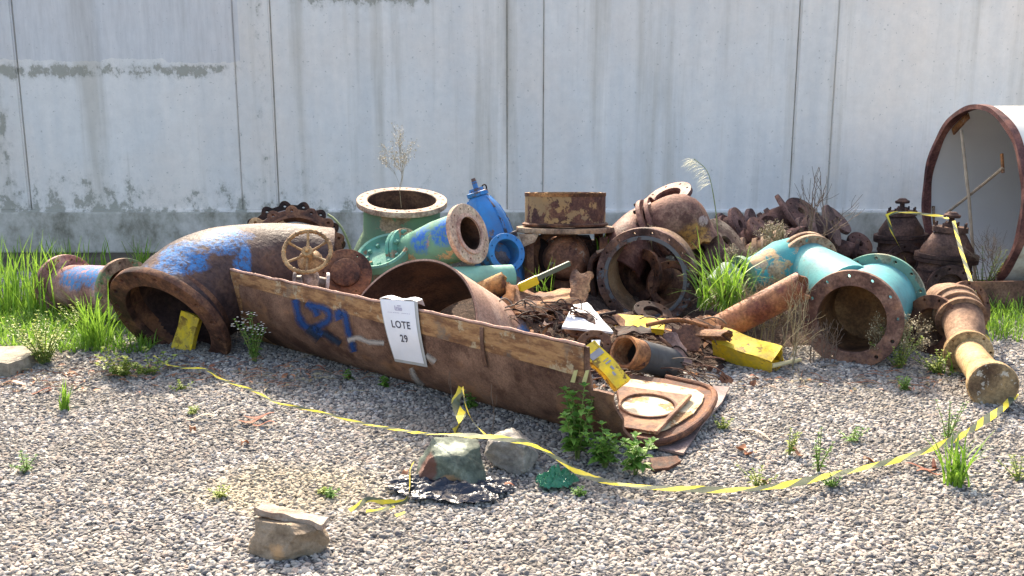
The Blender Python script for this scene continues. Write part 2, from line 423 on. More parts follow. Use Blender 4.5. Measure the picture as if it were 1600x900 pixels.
c = n.ramp(n.noise(st, 3, 9, .72), [(.34, (.20,.185,.14)), (.5, (.44,.41,.35)), (.66, (.62,.58,.52))])
M['plinth'] = n.sset(c, .9, 0, n.bump(n.noise(v, 25, 7, .7), .5, .01), .2)
WH = 2.2
wall = thing('concrete_wall', (0, WY, 0), 'tall pale grey rendered concrete wall with stains behind the scrap pile', 'wall')
def wallx(px, z=1.0):     # x on the wall face of a photo column
    dz = (CAMZ - z); dep = WY*math.cos(PITCH) + dz*math.sin(PITCH); return (px-800)/F*dep
edges = [(-7.0, wallx(-30)), (wallx(36), wallx(372)), (wallx(430), wallx(792)), (wallx(849), wallx(1240)), (wallx(1300), 7.0)]
for k, (a, b) in enumerate(edges):
    m = MB(); m.box(((a+b)/2, WY+.12, (WH+.31)/2), (b-a-.004, .2, WH-.31), bev=.006); m.build('wall_panel', M['wall'], wall)
cols = [(wallx(-30), wallx(36)), (wallx(372), wallx(430)), (wallx(792), wallx(849)), (wallx(1240), wallx(1300))]
for k, (a, b) in enumerate(cols):
    m = MB(); m.box(((a+b)/2, WY+.105, (WH+.31)/2), (b-a-.012, .21, WH-.31), bev=.012); m.build('pilaster', M['pilaster'], wall)
m = MB(); m.box((0, WY+.125, WH/2+.15), (14, .185, WH-.34)); m.build('joint_filler', M['plinth'], wall)
m = MB(); nseg = 60
m.box((0, WY+.08, .126), (14, .26, .35), bev=.01); m.build('plinth', M['plinth'], wall)
m = MB(); m.box((0, WY+.09, .306), (14, .2, .028), bev=.008); m.build('ledge', M['pilaster'], wall)
# ------------------------------------------------------------------ cut half pipe with the lot notice
HA = Vector((-1.55, 5.42, 0)); Hd = Vector((1.85, -1.60, 0)); HL = Hd.length; Ha = Hd.normalized(); Hn = Vector((-Ha.y, Ha.x, 0))
if Hn.y < 0: Hn = -Hn
HR = .5; HCn, HCz = .499, .422
def hullp(s, th, r=HR): # th in degrees, 0 = lowest, 90 = front side
    t = R(th); return HA + Ha*s + Hn*(HCn - r*math.sin(t)) + Vector((0, 0, HCz - r*math.cos(t)))
def hullhit(px, py, r=HR):
    d = ray(px, py); o = EYE - HA - Hn*HCn - Vector((0, 0, HCz))
    dp = d - Ha*d.dot(Ha); op = o - Ha*o.dot(Ha)
    A = dp.dot(dp); B = 2*dp.dot(op); Cc = op.dot(op) - r*r; D = max(B*B-4*A*Cc, 0)
    return EYE + d*((-B-math.sqrt(D))/(2*A))
def hullsheet(mb, s0, s1, ta, tb, r0, r1, ns, nt_, jag=0, jagend=0, topf=None):
    def P(i, j, r):
        s = s0+(s1-s0)*i/ns; tt = topf(s) if topf else tb; th = ta+(tt-ta)*j/nt_
        if j == nt_ and jag: th += jag*noise.noise(Vector((s*9, 2, 5)))+jag*.7*noise.noise(Vector((s*37, 8, 1)))
        if i in (0, ns) and jagend: s += jagend*noise.noise(Vector((th*.11, i, 3)))
        return hullp(s, th, r)
    vs = [P(i, j, r) for r in (r0, r1) for i in range(ns+1) for j in range(nt_+1)]
    k = (ns+1)*(nt_+1); I = lambda i, j, q=0: q*k + i*(nt_+1)+j; fs = []
    for i in range(ns):
        for j in range(nt_):
            fs.append((I(i,j), I(i+1,j), I(i+1,j+1), I(i,j+1))); fs.append((I(i,j,1), I(i,j+1,1), I(i+1,j+1,1), I(i+1,j,1)))
    for i in range(ns):
        fs.append((I(i,0), I(i,0,1), I(i+1,0,1), I(i+1,0))); fs.append((I(i,nt_), I(i+1,nt_), I(i+1,nt_,1), I(i,nt_,1)))
    for j in range(nt_):
        fs.append((I(0,j), I(0,j+1), I(0,j+1,1), I(0,j,1))); fs.append((I(ns,j), I(ns,j,1), I(ns,j+1,1), I(ns,j+1)))
    mb.add(vs, fs)
M['hull'] = rusty('hull_rust', ((.075,.036,.025), (.165,.09,.062), (.27,.155,.105)), sc=7, pit=120, bump=.35, fleck=.3)
n = NT('hull_strip'); v = n.coords(False)
st = n.n('ShaderNodeVectorMath', operation='DOT_PRODUCT', i_0=v, i_1=tuple(Ha)).outputs['Value']
zz = n.n('ShaderNodeSeparateXYZ', i_0=v).outputs[2]
cv = n.n('ShaderNodeCombineXYZ', i_0=n.math('MULTIPLY', st, 3.0), i_1=0, i_2=n.math('MULTIPLY', zz, 11.0)).outputs[0]
a = n.noise(cv, 2.2, 9, .7); b = n.noise(v, 7, 8, .75)
c = n.ramp(a, [(.3, (.07,.035,.022)), (.46, (.22,.105,.05)), (.56, (.40,.22,.10)), (.7, (.22,.11,.07))])
c = n.mix(n.ramp(b, [(.55, 0.0), (.6, .8)]), c, (.46,.37,.24))
c = n.mix(n.ramp(n.noise(v, 4.3, 6, .7), [(.56, 0.0), (.66, .7)]), c, (.12,.12,.11))
M['strip'] = n.sset(c, .8, 0, n.bump(n.math('ADD', a, b), .6, .006), .25)
M['edge'] = simple('torn_rust_edge', (.42,.25,.19), .85, .3, .6, 30)
hull = thing('cut_half_pipe', HA, 'long rust brown half pipe trough in front of the pile with blue graffiti', 'half pipe')
m = MB(); hullsheet(m, .0, 2.44, -8, 93.5, HR-.012, HR, 110, 26, jag=.35, jagend=.02)
hullsheet(m, 2.44, 2.545, 2, 73, HR-.012, HR, 6, 20, jag=.8, jagend=.02)
m.build('shell', M['hull'], hull)
def stripsheet(m, s0, s1, r0, r1, ns=120, nt_=6):
    vs = []
    for r in (r0, r1):
        for i in range(ns+1):
            s = s0+(s1-s0)*i/ns; ta = 86.5-7.5*(s/2.42)+.5*noise.noise(Vector((s*14, 4, 4))); tb = 93.0+.4*noise.noise(Vector((s*9, 2, 5)))
            vs += [hullp(s, ta+(tb-ta)*j/nt_, r) for j in range(nt_+1)]
    k = (ns+1)*(nt_+1); I = lambda i, j, q=0: q*k+i*(nt_+1)+j; fs = []
    for i in range(ns):
        for j in range(nt_): fs.append((I(i,j,1), I(i,j+1,1), I(i+1,j+1,1), I(i+1,j,1)))
        fs.append((I(i,0), I(i,0,1), I(i+1,0,1), I(i+1,0))); fs.append((I(i,nt_), I(i+1,nt_), I(i+1,nt_,1), I(i,nt_,1)))
    for j in range(nt_): fs.append((I(ns,j), I(ns,j,1), I(ns,j+1,1), I(ns,j+1)))
    m.add(vs, fs)
m = MB(); stripsheet(m, .06, 2.42, HR+.0012, HR+.0045); m.build('lap_strip', M['strip'], hull)
m = MB(); P = [hullp(s, 93.9+.35*noise.noise(Vector((s*9,2,5)))+.12*math.sin(s*41), HR-.004) for s in np.linspace(.01, 2.42, 150)]
m.tube(P, [.006+.0045*abs(noise.noise(Vector((i*.9, 1, 2)))) for i in range(150)], None, 6); m.build('torn_edge', M['edge'], hull)
m = MB(); hullsheet(m, .0, .12, 20, 88, HR+.001, HR+.003, 6, 20, jagend=.05); m.build('end_band', M['strip'], hull)
m = MB(); hullsheet(m, 1.88, 1.90, 72, 92.5, HR+.009, HR+.013, 3, 6); m.build('weld_seam', M['hull'], hull)
# spray paint
def spraymat(name, c):
    n = NT(name); v = n.coords(False)
    uv = n.n('ShaderNodeUVMap').outputs[0]; V = n.n('ShaderNodeSeparateXYZ', i_0=uv).outputs[1]
    e = n.math('SUBTRACT', 1.0, n.math('ABSOLUTE', n.math('MULTIPLY_ADD', V, 2.0, -1.0)))
    e = n.math('ADD', e, n.math('MULTIPLY', n.math('SUBTRACT', n.noise(v, 45, 6, .7), .5), .9))
    al = n.ramp(e, [(.0, 0.0), (.85, .96)])
    n.link(al, n.b.inputs['Alpha']); return n.sset(c, .6, 0, None, .3)
M['spray'] = spraymat('blue_spray', (.012,.055,.19)); M['spray2'] = spraymat('dark_spray', (.015,.03,.06)); M['scr'] = spraymat('pale_smear', (.42,.38,.35))
def stroke(mb, pts, wpx, r):
    P = smooth_path([Vector((x, y, 0)) for x, y in pts], 6); o = len(mb.v); mb.uv = mb.uv or []; nn = len(P)
    for i, p in enumerate(P):
        t = (P[min(i+1, nn-1)]-P[max(i-1, 0)]).normalized(); q = Vector((-t.y, t.x, 0))
        ww = wpx/2*(1+.25*noise.noise(Vector((i*.4, p.x*.01, 0))))
        for sgn, vv in ((-1, 0), (1, 1)):
            w_ = p + q*ww*sgn; mb.v.append(hullhit(w_.x, w_.y, r)); mb.uv.append((i/nn, vv))
    for i in range(nn-1): mb.f.append((o+2*i, o+2*i+1, o+2*i+3, o+2*i+2)); mb.mi.append(0)
m = MB(); rr = HR+.0062
stroke(m, [(461,468),(464,485),(470,502),(480,512),(492,514)], 17, rr)
stroke(m, [(478,474),(490,482),(496,494)], 15, rr+.0007)
stroke(m, [(484,478),(500,480),(513,487),(513,500),(502,507),(492,514),(505,522)], 15, rr+.0014)
stroke(m, [(528,488),(538,492),(541,505),(545,522),(550,540),(553,550)], 15, rr)
stroke(m, [(530,500),(527,492),(532,486)], 17, rr+.0021)
m.build('blue_graffiti', M['spray'], hull, smooth=0)
m = MB(); stroke(m, [(482,512),(492,522),(500,528)], 26, rr+.003); stroke(m, [(505,520),(520,530),(532,537)], 16, rr+.0035); m.build('graffiti_shade', M['spray2'], hull, smooth=0)
m = MB(); stroke(m, [(543,532),(560,528),(575,534),(600,536)], 11, rr+.001); stroke(m, [(665,555),(680,566)], 14, rr+.001)
stroke(m, [(642,575),(648,590),(660,604)], 13, rr+.001); m.build('pale_smear', M['scr'], hull, smooth=0)
m = MB(); m.uv = []
for x, y in ((896,588), (914,588)):
    q = [(-5,9),(1,-9),(7,-10),(2,10)]; m.uv = None
    m.add([hullhit(x+a, y+b, HR+.012) for a, b in q], [(0,1,2,3)])
M['tapebit'] = simple('faded_yellow_tape', (.50,.48,.22), .6)
m.build('tape_scrap', M['tapebit'], hull)

# notice sheet --------------------------------------------------------
pc = [(594,466),(647,470),(663,570),(617,562)]
def pap(u, v, r):      # v down
    a = Vector(pc[0])*(1-u)+Vector(pc[1])*u; b = Vector(pc[3])*(1-u)+Vector(pc[2])*u
    p = a*(1-v)+b*v; p.x -= 2.5*math.sin(v*math.pi)
    r += .004*math.sin(u*3.1)*(.4+v) + .004*noise.noise(Vector((u*2.2, v*3, 1)))
    return hullhit(p.x, p.y, r)
notice = thing('lot_notice', pap(.5, .5, HR+.012), 'white paper notice reading LOTE 29 hanging over the rim of the rusty half pipe', 'notice')
def papsheet(mb, u0, u1, v0, v1, r, nu=14, nv=26):
    vs = []
    for q in (0, .0008):
        vs += [pap(u0+(u1-u0)*i/nu, v0+(v1-v0)*j/nv, r+q) for j in range(nv+1) for i in range(nu+1)]
    k = (nu+1)*(nv+1); I = lambda i, j, q: q*k+j*(nu+1)+i; fs = []
    for i in range(nu):
        for j in range(nv):
            fs.append((I(i,j,1), I(i,j+1,1), I(i+1,j+1,1), I(i+1,j,1))); fs.append((I(i,j,0), I(i+1,j,0), I(i+1,j+1,0), I(i,j+1,0)))
    mb.add(vs, fs)
M['paper'] = simple('paper', (.80,.80,.84), .45, .03, .03); M['plastic'] = simple('clear_sleeve', (.45,.45,.44), .25, .1)
M['ink'] = simple('grey_ink', (.06,.055,.08), .6); M['inkpale'] = simple('pale_ink', (.45,.42,.52), .6)
m = MB(); papsheet(m, -.02, 1.10, .0, 1.03, HR+.013); m.build('plastic_sleeve', M['plastic'], notice)
m = MB(); papsheet(m, 0, 1, .015, .985, HR+.0155); m.build('sheet', M['paper'], notice)
m = MB(); P0 = [pap(u, .0, HR+.016)+Vector((0,0,.006*math.sin(u*9))) for u in np.linspace(-.02, 1.08, 12)]
m.add(P0+[p+Hn*.035+Vector((0,0,.004)) for p in P0]+[p+Hn*.05-Vector((0,0,.03)) for p in P0], [(i, i+1, 13+i, 12+i) for i in range(11)]+[(12+i, 13+i, 25+i, 24+i) for i in range(11)])
m.build('folded_top', M['paper'], notice)
def text_on_paper(txt, cu, cvv, h, mat, name, wscale=1.0, bold=.0):
    cu_ = bpy.data.curves.new('t', 'FONT'); cu_.body = txt; cu_.size = 1; cu_.align_x = 'CENTER'; cu_.offset = bold; cu_.space_character = 1.1
    ob = bpy.data.objects.new('t', cu_); me = bpy.data.meshes.new_from_object(ob)
    m = MB(); asp = .205/.297
    vs = []
    for q in me.vertices:
        u = cu + q.co.x*h/asp*wscale; v = cvv - (q.co.y-.35)*h
        vs.append(pap(u, v, HR+.0175))
    m.add(vs, [tuple(p.vertices) for p in me.polygons])
    bpy.data.objects.remove(ob); bpy.data.curves.remove(cu_); bpy.data.meshes.remove(me)
    return m.build(name, mat, notice, smooth=0)
text_on_paper('LOTE', .5, .40, .16, M['ink'], 'lettering', 1.0, .022)
text_on_paper('29', .52, .62, .16, M['ink'], 'lettering', 1.0, .022)
m = MB()
def pline(u0, v0, u1, v1, w_=.012):
    asp = .69; d = Vector((u1-u0, (v1-v0)/asp)); L = d.length; d /= L; q = Vector((-d.y, d.x))*w_
    P = [(u0+q.x, v0+q.y*asp), (u1+q.x, v1+q.y*asp), (u1-q.x, v1-q.y*asp), (u0-q.x, v0-q.y*asp)]
    m.add([pap(a, b, HR+.0175) for a, b in P], [(0,1,2,3)])
for a in [(.40,.10,.40,.17),(.40,.17,.60,.17),(.47,.10,.58,.10),(.44,.115,.44,.155),(.44,.135,.50,.135),(.50,.115,.50,.155),(.50,.155,.57,.155),(.57,.135,.57,.155),(.52,.135,.60,.135),(.60,.135,.60,.17)]: pline(*a)
x = .16
for k, ww in enumerate([.05,.06,.04,.055,.05,.06,.045,.0,.05,.06,.05,.045,.06]):
    if ww: pline(x, .215, x+ww*.72, .215, .006)
    x += .053
m.build('printed_emblem', M['inkpale'], notice, smooth=0)

# ------------------------------------------------------------------ dark arched pipe shell standing in the trough
ax = Vector((.5, .7, -.5)).normalized(); o = at(634, 528, 4.98)
sh_mat = rusty('shaded_shell_rust', ((.03,.016,.012), (.07,.038,.027), (.14,.075,.045)), sc=5, pit=90, bump=.3)  # inner rust colours darkened to paint in the shade under the arch
sh_out = rusty('shell_tan', ((.30,.17,.12), (.42,.27,.20), (.52,.36,.28)), sc=5, pit=90, bump=.25,
    marks=[(o+ax*.42+Vector((.30,-.05,.16)), (.16,.20,.08), (.05,.2,.45), .25)], loc=o)
t = thing('arched_pipe_shell', o, 'curved dark brown pipe shell rising behind the paper notice, tan outside with blue paint', 'pipe shell')
m = MB(); m.lathe(o, ax, [(0, .412), (.012, .412), (.55, .412), (.55, .415), (0, .415)], 80, True, R(5), R(175)); m.build('inner_face', sh_mat, t)
m = MB(); m.lathe(o, ax, [(-.002, .416), (-.002, .426), (.56, .426), (.56, .416)], 80, True, R(4), R(176)); m.build('outer_face', sh_out, t)

# ------------------------------------------------------------------ big elbow
nf = ncam(-.36, -.66, .66); fc = at(268, 498, 5.36)
path = smooth_path([fc-nf*.01, fc-nf*.17, fc-nf*.30+Vector((.07,.03,-.005)), Vector((-1.47,5.84,.335)), Vector((-1.27,5.93,.32)), Vector((-1.10,5.97,.29))], 8)
mk = [(Vector((-1.75,5.36,.52)), (.16,.22,.10), (.03,.165,.40), .25), (Vector((-1.56,5.52,.60)), (.14,.2,.09), (.03,.165,.40), .25),
      (Vector((-1.46,5.5,.45)), (.045,.2,.14), (.03,.165,.40), .25), (Vector((-1.9,5.3,.40)), (.13,.2,.10), (.03,.165,.40), .3)]
t = thing('large_pipe_elbow', (fc.x, fc.y, 0), 'large purplish rust pipe elbow with blue paint and wide open flange at left', 'pipe elbow')
M['elbow'] = rusty('elbow_rust', ((.035,.021,.022), (.068,.039,.035), (.13,.07,.045)), sc=4, pit=42, bump=1.3, rough=.62, marks=mk, loc=(fc.x, fc.y, 0))
m = MB(); m.tube(path, [.30+.004*noise.noise(Vector((i*.3,0,0))) for i in range(len(path))], .03, 72); m.build('pipe_body', M['elbow'], t)
m = MB(); m.flange(fc+nf*.01, nf, .36, .258, .045, 16, .017, .322, .005, seg=96); m.build('flange', M['brown'], t)
m = MB(); m.lathe(fc, nf, [(-.10, .298), (-.012, .300), (-.012, .27), (-.10, .27)], 72); m.build('flange_neck', M['brown'], t)

yellow = simple('yellow_enamel', (.74,.50,.02), .45, .12, .2, 12)
def yellowmat(name): return rusty(name, ((.10,.05,.02), (.3,.2,.03), (.5,.36,.05)), paint=(.78,.54,.02), amt=.69, psc=9, bump=.35, rough=.55, fleck=.25)
M['yel'] = yellowmat('worn_yellow_paint')
def dent(mb, amp=.004, fr=9):
    for i, p in enumerate(mb.v):
        mb.v[i] = p + Vector((noise.noise(p*fr), noise.noise(p*fr+Vector((7,0,1))), noise.noise(p*fr+Vector((0,5,9)))))*amp*2
def sbox(mb, c, d, Mx, cuts=9):
    bm = bmesh.new(); bmesh.ops.create_cube(bm, size=1); bmesh.ops.subdivide_edges(bm, edges=bm.edges[:], cuts=cuts, use_grid_fill=True); bm.verts.index_update()
    mb.add([Vector(c)+Mx @ Vector((q.co.x*d[0], q.co.y*d[1], q.co.z*d[2])) for q in bm.verts], [[q.index for q in f.verts] for f in bm.faces]); bm.free(); dent(mb)
def panelbox(name, c, L, W, H, X, Zu, label, cat, group=None, open_end=True, th=.006, mat=None):
    # folded sheet casing: length along X, up Zu
    X = Vector(X).normalized(); Y = Vector(Zu).cross(X).normalized(); Z = X.cross(Y); Mx = Matrix((X, Y, Z)).transposed()
    t = thing(name, c, label, cat, group); mat = mat or M['yel']; c = Vector(c)
    m = MB(); sbox(m, c+Z*H/2, (L, W, th), Mx); m.build('top_panel', mat, t)
    m = MB(); sbox(m, c+Y*(W/2-th/2)-Z*th*.6, (L-.002, th, H-th), Mx); m.build('side_panel', mat, t)
    m = MB(); sbox(m, c-Y*(W/2-th/2)-Z*th*.6, (L-.002, th, H-th), Mx); m.build('side_panel', mat, t)
    m = MB(); sbox(m, c-Z*H/2-Z*th*.2, (L-.004, W-.004, th), Mx); m.build('bottom_panel', mat, t)
    if not open_end: m = MB(); m.box(c+X*(L/2-th), (th, W-2*th-.002, H-2*th-.002), Mx); m.build('end_panel', mat, t)
    return t, Mx
panelbox('yellow_casing', at(292, 521, 5.42), .22, .13, .03, ncam(.3,.86,.1), ncam(-.25,.3,.9), 'bent yellow sheet casing lying inside the mouth of the large elbow', 'casing', 'yellow sheet casings')

# ------------------------------------------------------------------ pink spool at far left
nf = Vector((-.80, .60, -.06)).normalized(); fc = at(103, 447, 6.35)
t = thing('pink_pipe_spool', (fc.x, fc.y, 0), 'faded pink flanged pipe with blue paint lying in grass at far left', 'pipe')
axp = Vector((.80, -.60, .09)).normalized()
pm = rusty('pink_paint', PINK, sc=6, pit=90, bump=.3, marks=[(fc+axp*.30+Vector((-.08,-.09,.09)), (.2,.16,.09), (.035,.2,.44), .25), (fc+axp*.5+Vector((-.08,-.08,.1)), (.12,.16,.08), (.035,.2,.44), .25)], loc=(fc.x, fc.y, 0))
m = MB(); m.flange(fc, nf, .2, .118, .03, 12, .011, .168, a_off=.3); m.build('flange', rusty('pink_flange', PINK, sc=7, bump=.3), t)
P = [fc+axp*.0, fc+axp*.05, fc+axp*.09, fc+axp*.25, fc+axp*.5, fc+axp*.66]
m = MB(); m.tube(P, [.128, .128, .136, .14, .14, .14], .014, 48); m.build('pipe_body', pm, t)
fe = fc+axp*.66
m = MB(); m.flange(fe, axp, .19, .125, .03, 12, .011); m.build('flange', rusty('tan_green_flange', TAN, paint=(.16,.24,.10), amt=.4, psc=9, bump=.4), t)

# ------------------------------------------------------------------ lugged rings leaning behind the elbow
def lugring(name, c, nrm, Ro, ri, th, nl, mat, label, ph=0, group='lugged flange rings leaning together', lug=.032):
    t = thing(name, c, label, 'flange ring', group); L = []; seg = 240
    for k in range(seg):
        a = 2*math.pi*k/seg; d = ((a-ph)*nl/(2*math.pi)) % 1; d = min(d, 1-d)
        L.append(((Ro + lug*max(0, math.cos(min(d*5.2, math.pi/2)))**.8)*math.cos(a), (Ro + lug*max(0, math.cos(min(d*5.2, math.pi/2)))**.8)*math.sin(a)))
    loops = [L, circ(ri, 96)]
    for k in range(nl):
        a = 2*math.pi*k/nl + ph; loops.append([(x+(Ro-.002)*math.cos(a), y+(Ro-.002)*math.sin(a)) for x, y in circ(.013, 12)])
    m = MB(); m.plate(loops, th, c, nrm, .003); m.build('ring', mat, t)
    m = MB(); m.lathe(c, nrm, [(-th*1.6, ri-.004), (-th*1.6, ri+.022), (th*.9, ri+.014), (th*.9, ri-.004)], 72); m.build('collar', mat, t)
    return t
lugring('lugged_ring', at(457, 392, 6.62), ncam(.22, .28, .93), .315, .255, .028, 16, M['dark'], 'blackened lugged flange ring, rearmost of the rings behind the big elbow', .1)
lugring('lugged_ring', at(464, 392, 6.47), ncam(.25, .38, .9), .285, .23, .026, 14, M['brown'], 'reddish brown lugged ring in front of the blackened ring', .25)
lugring('lugged_ring', at(418, 412, 6.36), ncam(.1, .45, .88), .31, .25, .03, 14, rusty('ochre_rust', ((.10,.05,.03), (.26,.14,.07), (.42,.26,.13)), bump=.5), 'ochre brown lugged ring lying lowest behind the purplish elbow', .05)
c = at(460, 388, 6.56)
t = thing('grey_gasket_ring', c, 'plain grey ring between the blackened and reddish lugged rings', 'ring')
m = MB(); m.lathe(c, ncam(.24, .32, .92), [(-.02, .21), (-.02, .265), (.02, .265), (.02, .21)], 72); m.build('ring', simple('grey_steel', (.22,.2,.19), .6, .3, .5, 15), t)
c = at(392, 420, 6.28)
t = thing('thin_pipe_flange', c, 'thin reddish flange edge showing just over the top of the purplish elbow', 'flange')
m = MB(); m.flange(c, ncam(-.25, .72, .62), .29, .2, .025, 16, .012); m.build('flange', M['brown'], t)
c = at(552, 400, 6.45)
t = thing('leaning_straight_strip', c, 'thin bent greenish metal strip curving down behind the lugged rings', 'metal strip')
m = MB(); P = bez(at(512,335,6.9), at(540,350,6.85), at(550,390,6.8), at(556,430,6.75), 12); m.tube(P, .008, None, 6); m.build('strip', simple('pale_green_rust', (.26,.30,.15), .7), t)

# ------------------------------------------------------------------ small handwheel valve
wc = at(480, 393, 5.35); wn = Vector((.03, -.78, .62)).normalized(); du = -wn
t = thing('handwheel_valve', wc, 'small globe valve with a six spoke brass coloured handwheel beside the big elbow', 'valve')
brass = rusty('ochre_cast', ((.14,.07,.035), (.34,.20,.09), (.50,.34,.18)), sc=12, pit=110, bump=.4, rough=.6)
silver = rusty('silver_cast', ((.16,.12,.10), (.40,.34,.31), (.58,.52,.49)), sc=14, bump=.5, rough=.5)
hw = bpy.data.objects.new('handwheel', None); C.objects.link(hw); hw.parent = t; hw.empty_display_size = .05
u, v, nn = frame(wn)
bpy.data.objects.remove(hw)
m = MB(); rw = .124
P = [wc+(u*math.cos(a)+v*math.sin(a))*rw for a in np.linspace(0, 2*math.pi, 73)]
vs = []; fs = []; sg = 12
for i in range(72):
    a = 2*math.pi*i/72; e = (u*math.cos(a)+v*math.sin(a)); rr_ = .0115+.0022*math.cos(a*30)
    for k in range(sg):
        b = 2*math.pi*k/sg; vs.append(wc+e*(rw+rr_*math.cos(b))+nn*rr_*math.sin(b))
for i in range(72):
    for k in range(sg):
        i2 = (i+1)%72; k2 = (k+1)%sg; fs.append((i*sg+k, i2*sg+k, i2*sg+k2, i*sg+k2))
m.add(vs, fs)
wheel = m.build('handwheel', brass, t)
for k in range(6):
    a = math.pi*2*k/6 + .55; e = u*math.cos(a)+v*math.sin(a)
    m = MB(); m.tube([wc-nn*.018+e*.02, wc-nn*.012+e*.07, wc+e*(rw-.004)], [.009, .0065, .008], None, 8); m.build('spoke', brass, wheel)
m = MB(); m.cyl(wc-nn*.035, nn, .030, .045, 24); m.cyl(wc+nn*.01, nn, .013, .02, 6); m.build('hub', brass, wheel)
b0 = wc-nn*.05
m = MB(); m.tube([wc-nn*.02, b0-nn*.03], .012, None, 12); m.lathe(b0-nn*.05, nn, [(-.02, .001), (-.02, .062), (-.005, .068), (.004, .066), (.012, .05), (.03, .03), (.04, .018), (.04, .001)], 32); m.build('bonnet', brass, t)
bc = b0 - nn*.08 + Vector((0, -.02, -.10))
m = MB(); m.lathe(bc, Vector((0,-.35,.94)), [(-.075, .001), (-.07, .03), (-.045, .048), (0, .054), (.045, .046), (.07, .04), (.07, .001)], 32); m.build('valve_body', silver, t)
axv = Vector((.95, .2, -.12)).normalized()
m = MB(); m.tube([bc-axv*.085, bc-axv*.03, bc+axv*.03, bc+axv*.085], [.028, .036, .036, .028], None, 20); m.build('neck', silver, t)
for s in (-1, 1):
    m = MB(); m.flange(bc+axv*.088*s, axv, .058, .022, .018, 4, .007, .044, seg=40); m.build('flange', silver, t)

# ------------------------------------------------------------------ blind flange next to it
c = at(540, 428, 5.62); nn = ncam(.1, .35, .92)
t = thing('blind_flange', c, 'dark brown round blind flange with one visible bolt hole beside the handwheel', 'flange')
m = MB(); m.flange(c, nn, .148, 0, .022, 3, .008, .122, a_off=1.0); m.build('disc', M['brown'], t)
m = MB(); m.lathe(c, nn, [(.01, .001), (.01, .085), (.03, .082), (.034, .074), (.034, .001)], 48); m.build('hub', M['brown'], t)
c = at(398, 440, 5.62)
M['litter0'] = rusty('dark_litter', ((.02,.012,.008), (.07,.04,.025), (.17,.11,.07)), sc=14, bump=1.0)
# ------------------------------------------------------------------ green standing reducer
top = at(628, 316, 6.55); nn = Vector((.04, -.16, .985)).normalized()
M['green'] = rusty('green_worn', ((.10,.07,.045), (.24,.17,.11), (.38,.27,.18)), paint=(.13,.24,.13), amt=.66, psc=2.2, bump=.35, paint2=(.22,.32,.18), amt2=.35)
M['teal'] = rusty('teal_worn', ((.14,.08,.05), (.3,.2,.12), (.42,.32,.2)), paint=(.11,.32,.24), amt=.66, psc=5, bump=.3)
t = thing('green_reducer', (top.x, top.y, 0), 'standing green pipe with a wide tan flange open to the sky', 'pipe')
m = MB(); m.flange(top, nn, .29, .222, .036, 22, .011, .262, .004, seg=96); m.build('flange', rusty('tan_flange', ((.22,.13,.09), (.42,.29,.21), (.58,.44,.34)), paint=(.14,.26,.17), amt=.22, psc=8, bump=.4), t)
H = top.z
m = MB(); m.lathe(top, nn, [(-.015, .222), (-.01, .25), (-.05, .245), (-.20, .25), (-.28, .29), (-.36, .325), (-H+.02, .34), (-H+.02, .32), (-.36, .305), (-.2, .225)], 72); m.build('pipe_body', M['green'], t)
m = MB(); m.lathe(top, nn, [(-.14, .001), (-.13, .1), (-.15, .218), (-.2, .218), (-.2, .001)], 48, jit=lambda a, j: .02*math.sin(a*3+j) if j < 3 else 0); m.build('soil_fill', M['litter0'], t)
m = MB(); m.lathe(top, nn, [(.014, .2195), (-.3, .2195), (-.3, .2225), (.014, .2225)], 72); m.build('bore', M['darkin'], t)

# ------------------------------------------------------------------ teal tee piece with flange up right
fn = ncam(.80, .22, .56); fc = at(731, 366, 5.8)
M['tealblue'] = rusty('teal_blue_worn', ((.12,.07,.04), (.32,.22,.12), (.45,.36,.2)), paint=(.13,.31,.20), amt=.66, psc=4, bump=.3,
    marks=[(fc-fn*.14+ncam(-.1,.3,.9)*.12, (.10,.10,.10), (.02,.13,.5), .3), (fc-fn*.30+ncam(-.1,.3,.9)*.12, (.10,.08,.09), (.02,.13,.5), .3)], loc=(fc.x, fc.y, 0))
t = thing('teal_pipe_tee', (fc.x, fc.y, 0), 'teal and blue painted flanged pipe piece tilted up right behind the dark shell', 'pipe fitting')
m = MB(); m.flange(fc, fn, .178, .098, .03, 12, .009, .15); m.build('flange', rusty('buff_flange', ((.25,.14,.10), (.44,.30,.22), (.56,.44,.3)), bump=.4), t)
m = MB(); m.lathe(fc, fn, [(.014, .098), (.014, .122), (.024, .120), (.024, .098)], 48); m.build('raised_face', rusty('face_rust', ((.25,.13,.1), (.42,.26,.2), (.5,.35,.27)), bump=.4), t)
m = MB(); m.tube([fc-fn*.0, fc-fn*.08, fc-fn*.22, fc-fn*.36, fc-fn*.46], [.13, .138, .135, .118, .11], .014, 48); m.build('pipe_body', M['tealblue'], t)
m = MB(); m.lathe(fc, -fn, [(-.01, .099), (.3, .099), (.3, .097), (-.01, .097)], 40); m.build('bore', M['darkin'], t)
f2 = fc-fn*.46
m = MB(); m.flange(f2, fn, .155, .1, .026, 8, .01); m.flange(f2-fn*.032, fn, .155, .1, .026, 8, .01); m.build('flange_pair', rusty('pair_tan', TAN, paint=(.10,.34,.25), amt=.5, psc=9), t)
for k in range(8):
    a = .13+2*math.pi*k/8; u, v, _ = frame(fn); p = f2+(u*math.cos(a)+v*math.sin(a))*.133
    m = MB(); m.cyl(p+fn*.012, fn, .014, .02, 6); m.cyl(p+fn*.03, fn, .008, .018, 10); m.build('bolt', M['teal'], t)
c = at(600, 398, 5.95); nn = ncam(-.25, .75, .6)
t = thing('teal_dished_flange', c, 'teal dished flange with bolts tucked left of the teal pipe piece', 'flange')
m = MB(); m.lathe(c, nn, [(0, .001), (.0, .125), (.01, .135), (.035, .14), (.04, .155), (.03, .165), (-.02, .16), (-.02, .001)], 56); m.build('dish', M['teal'], t)
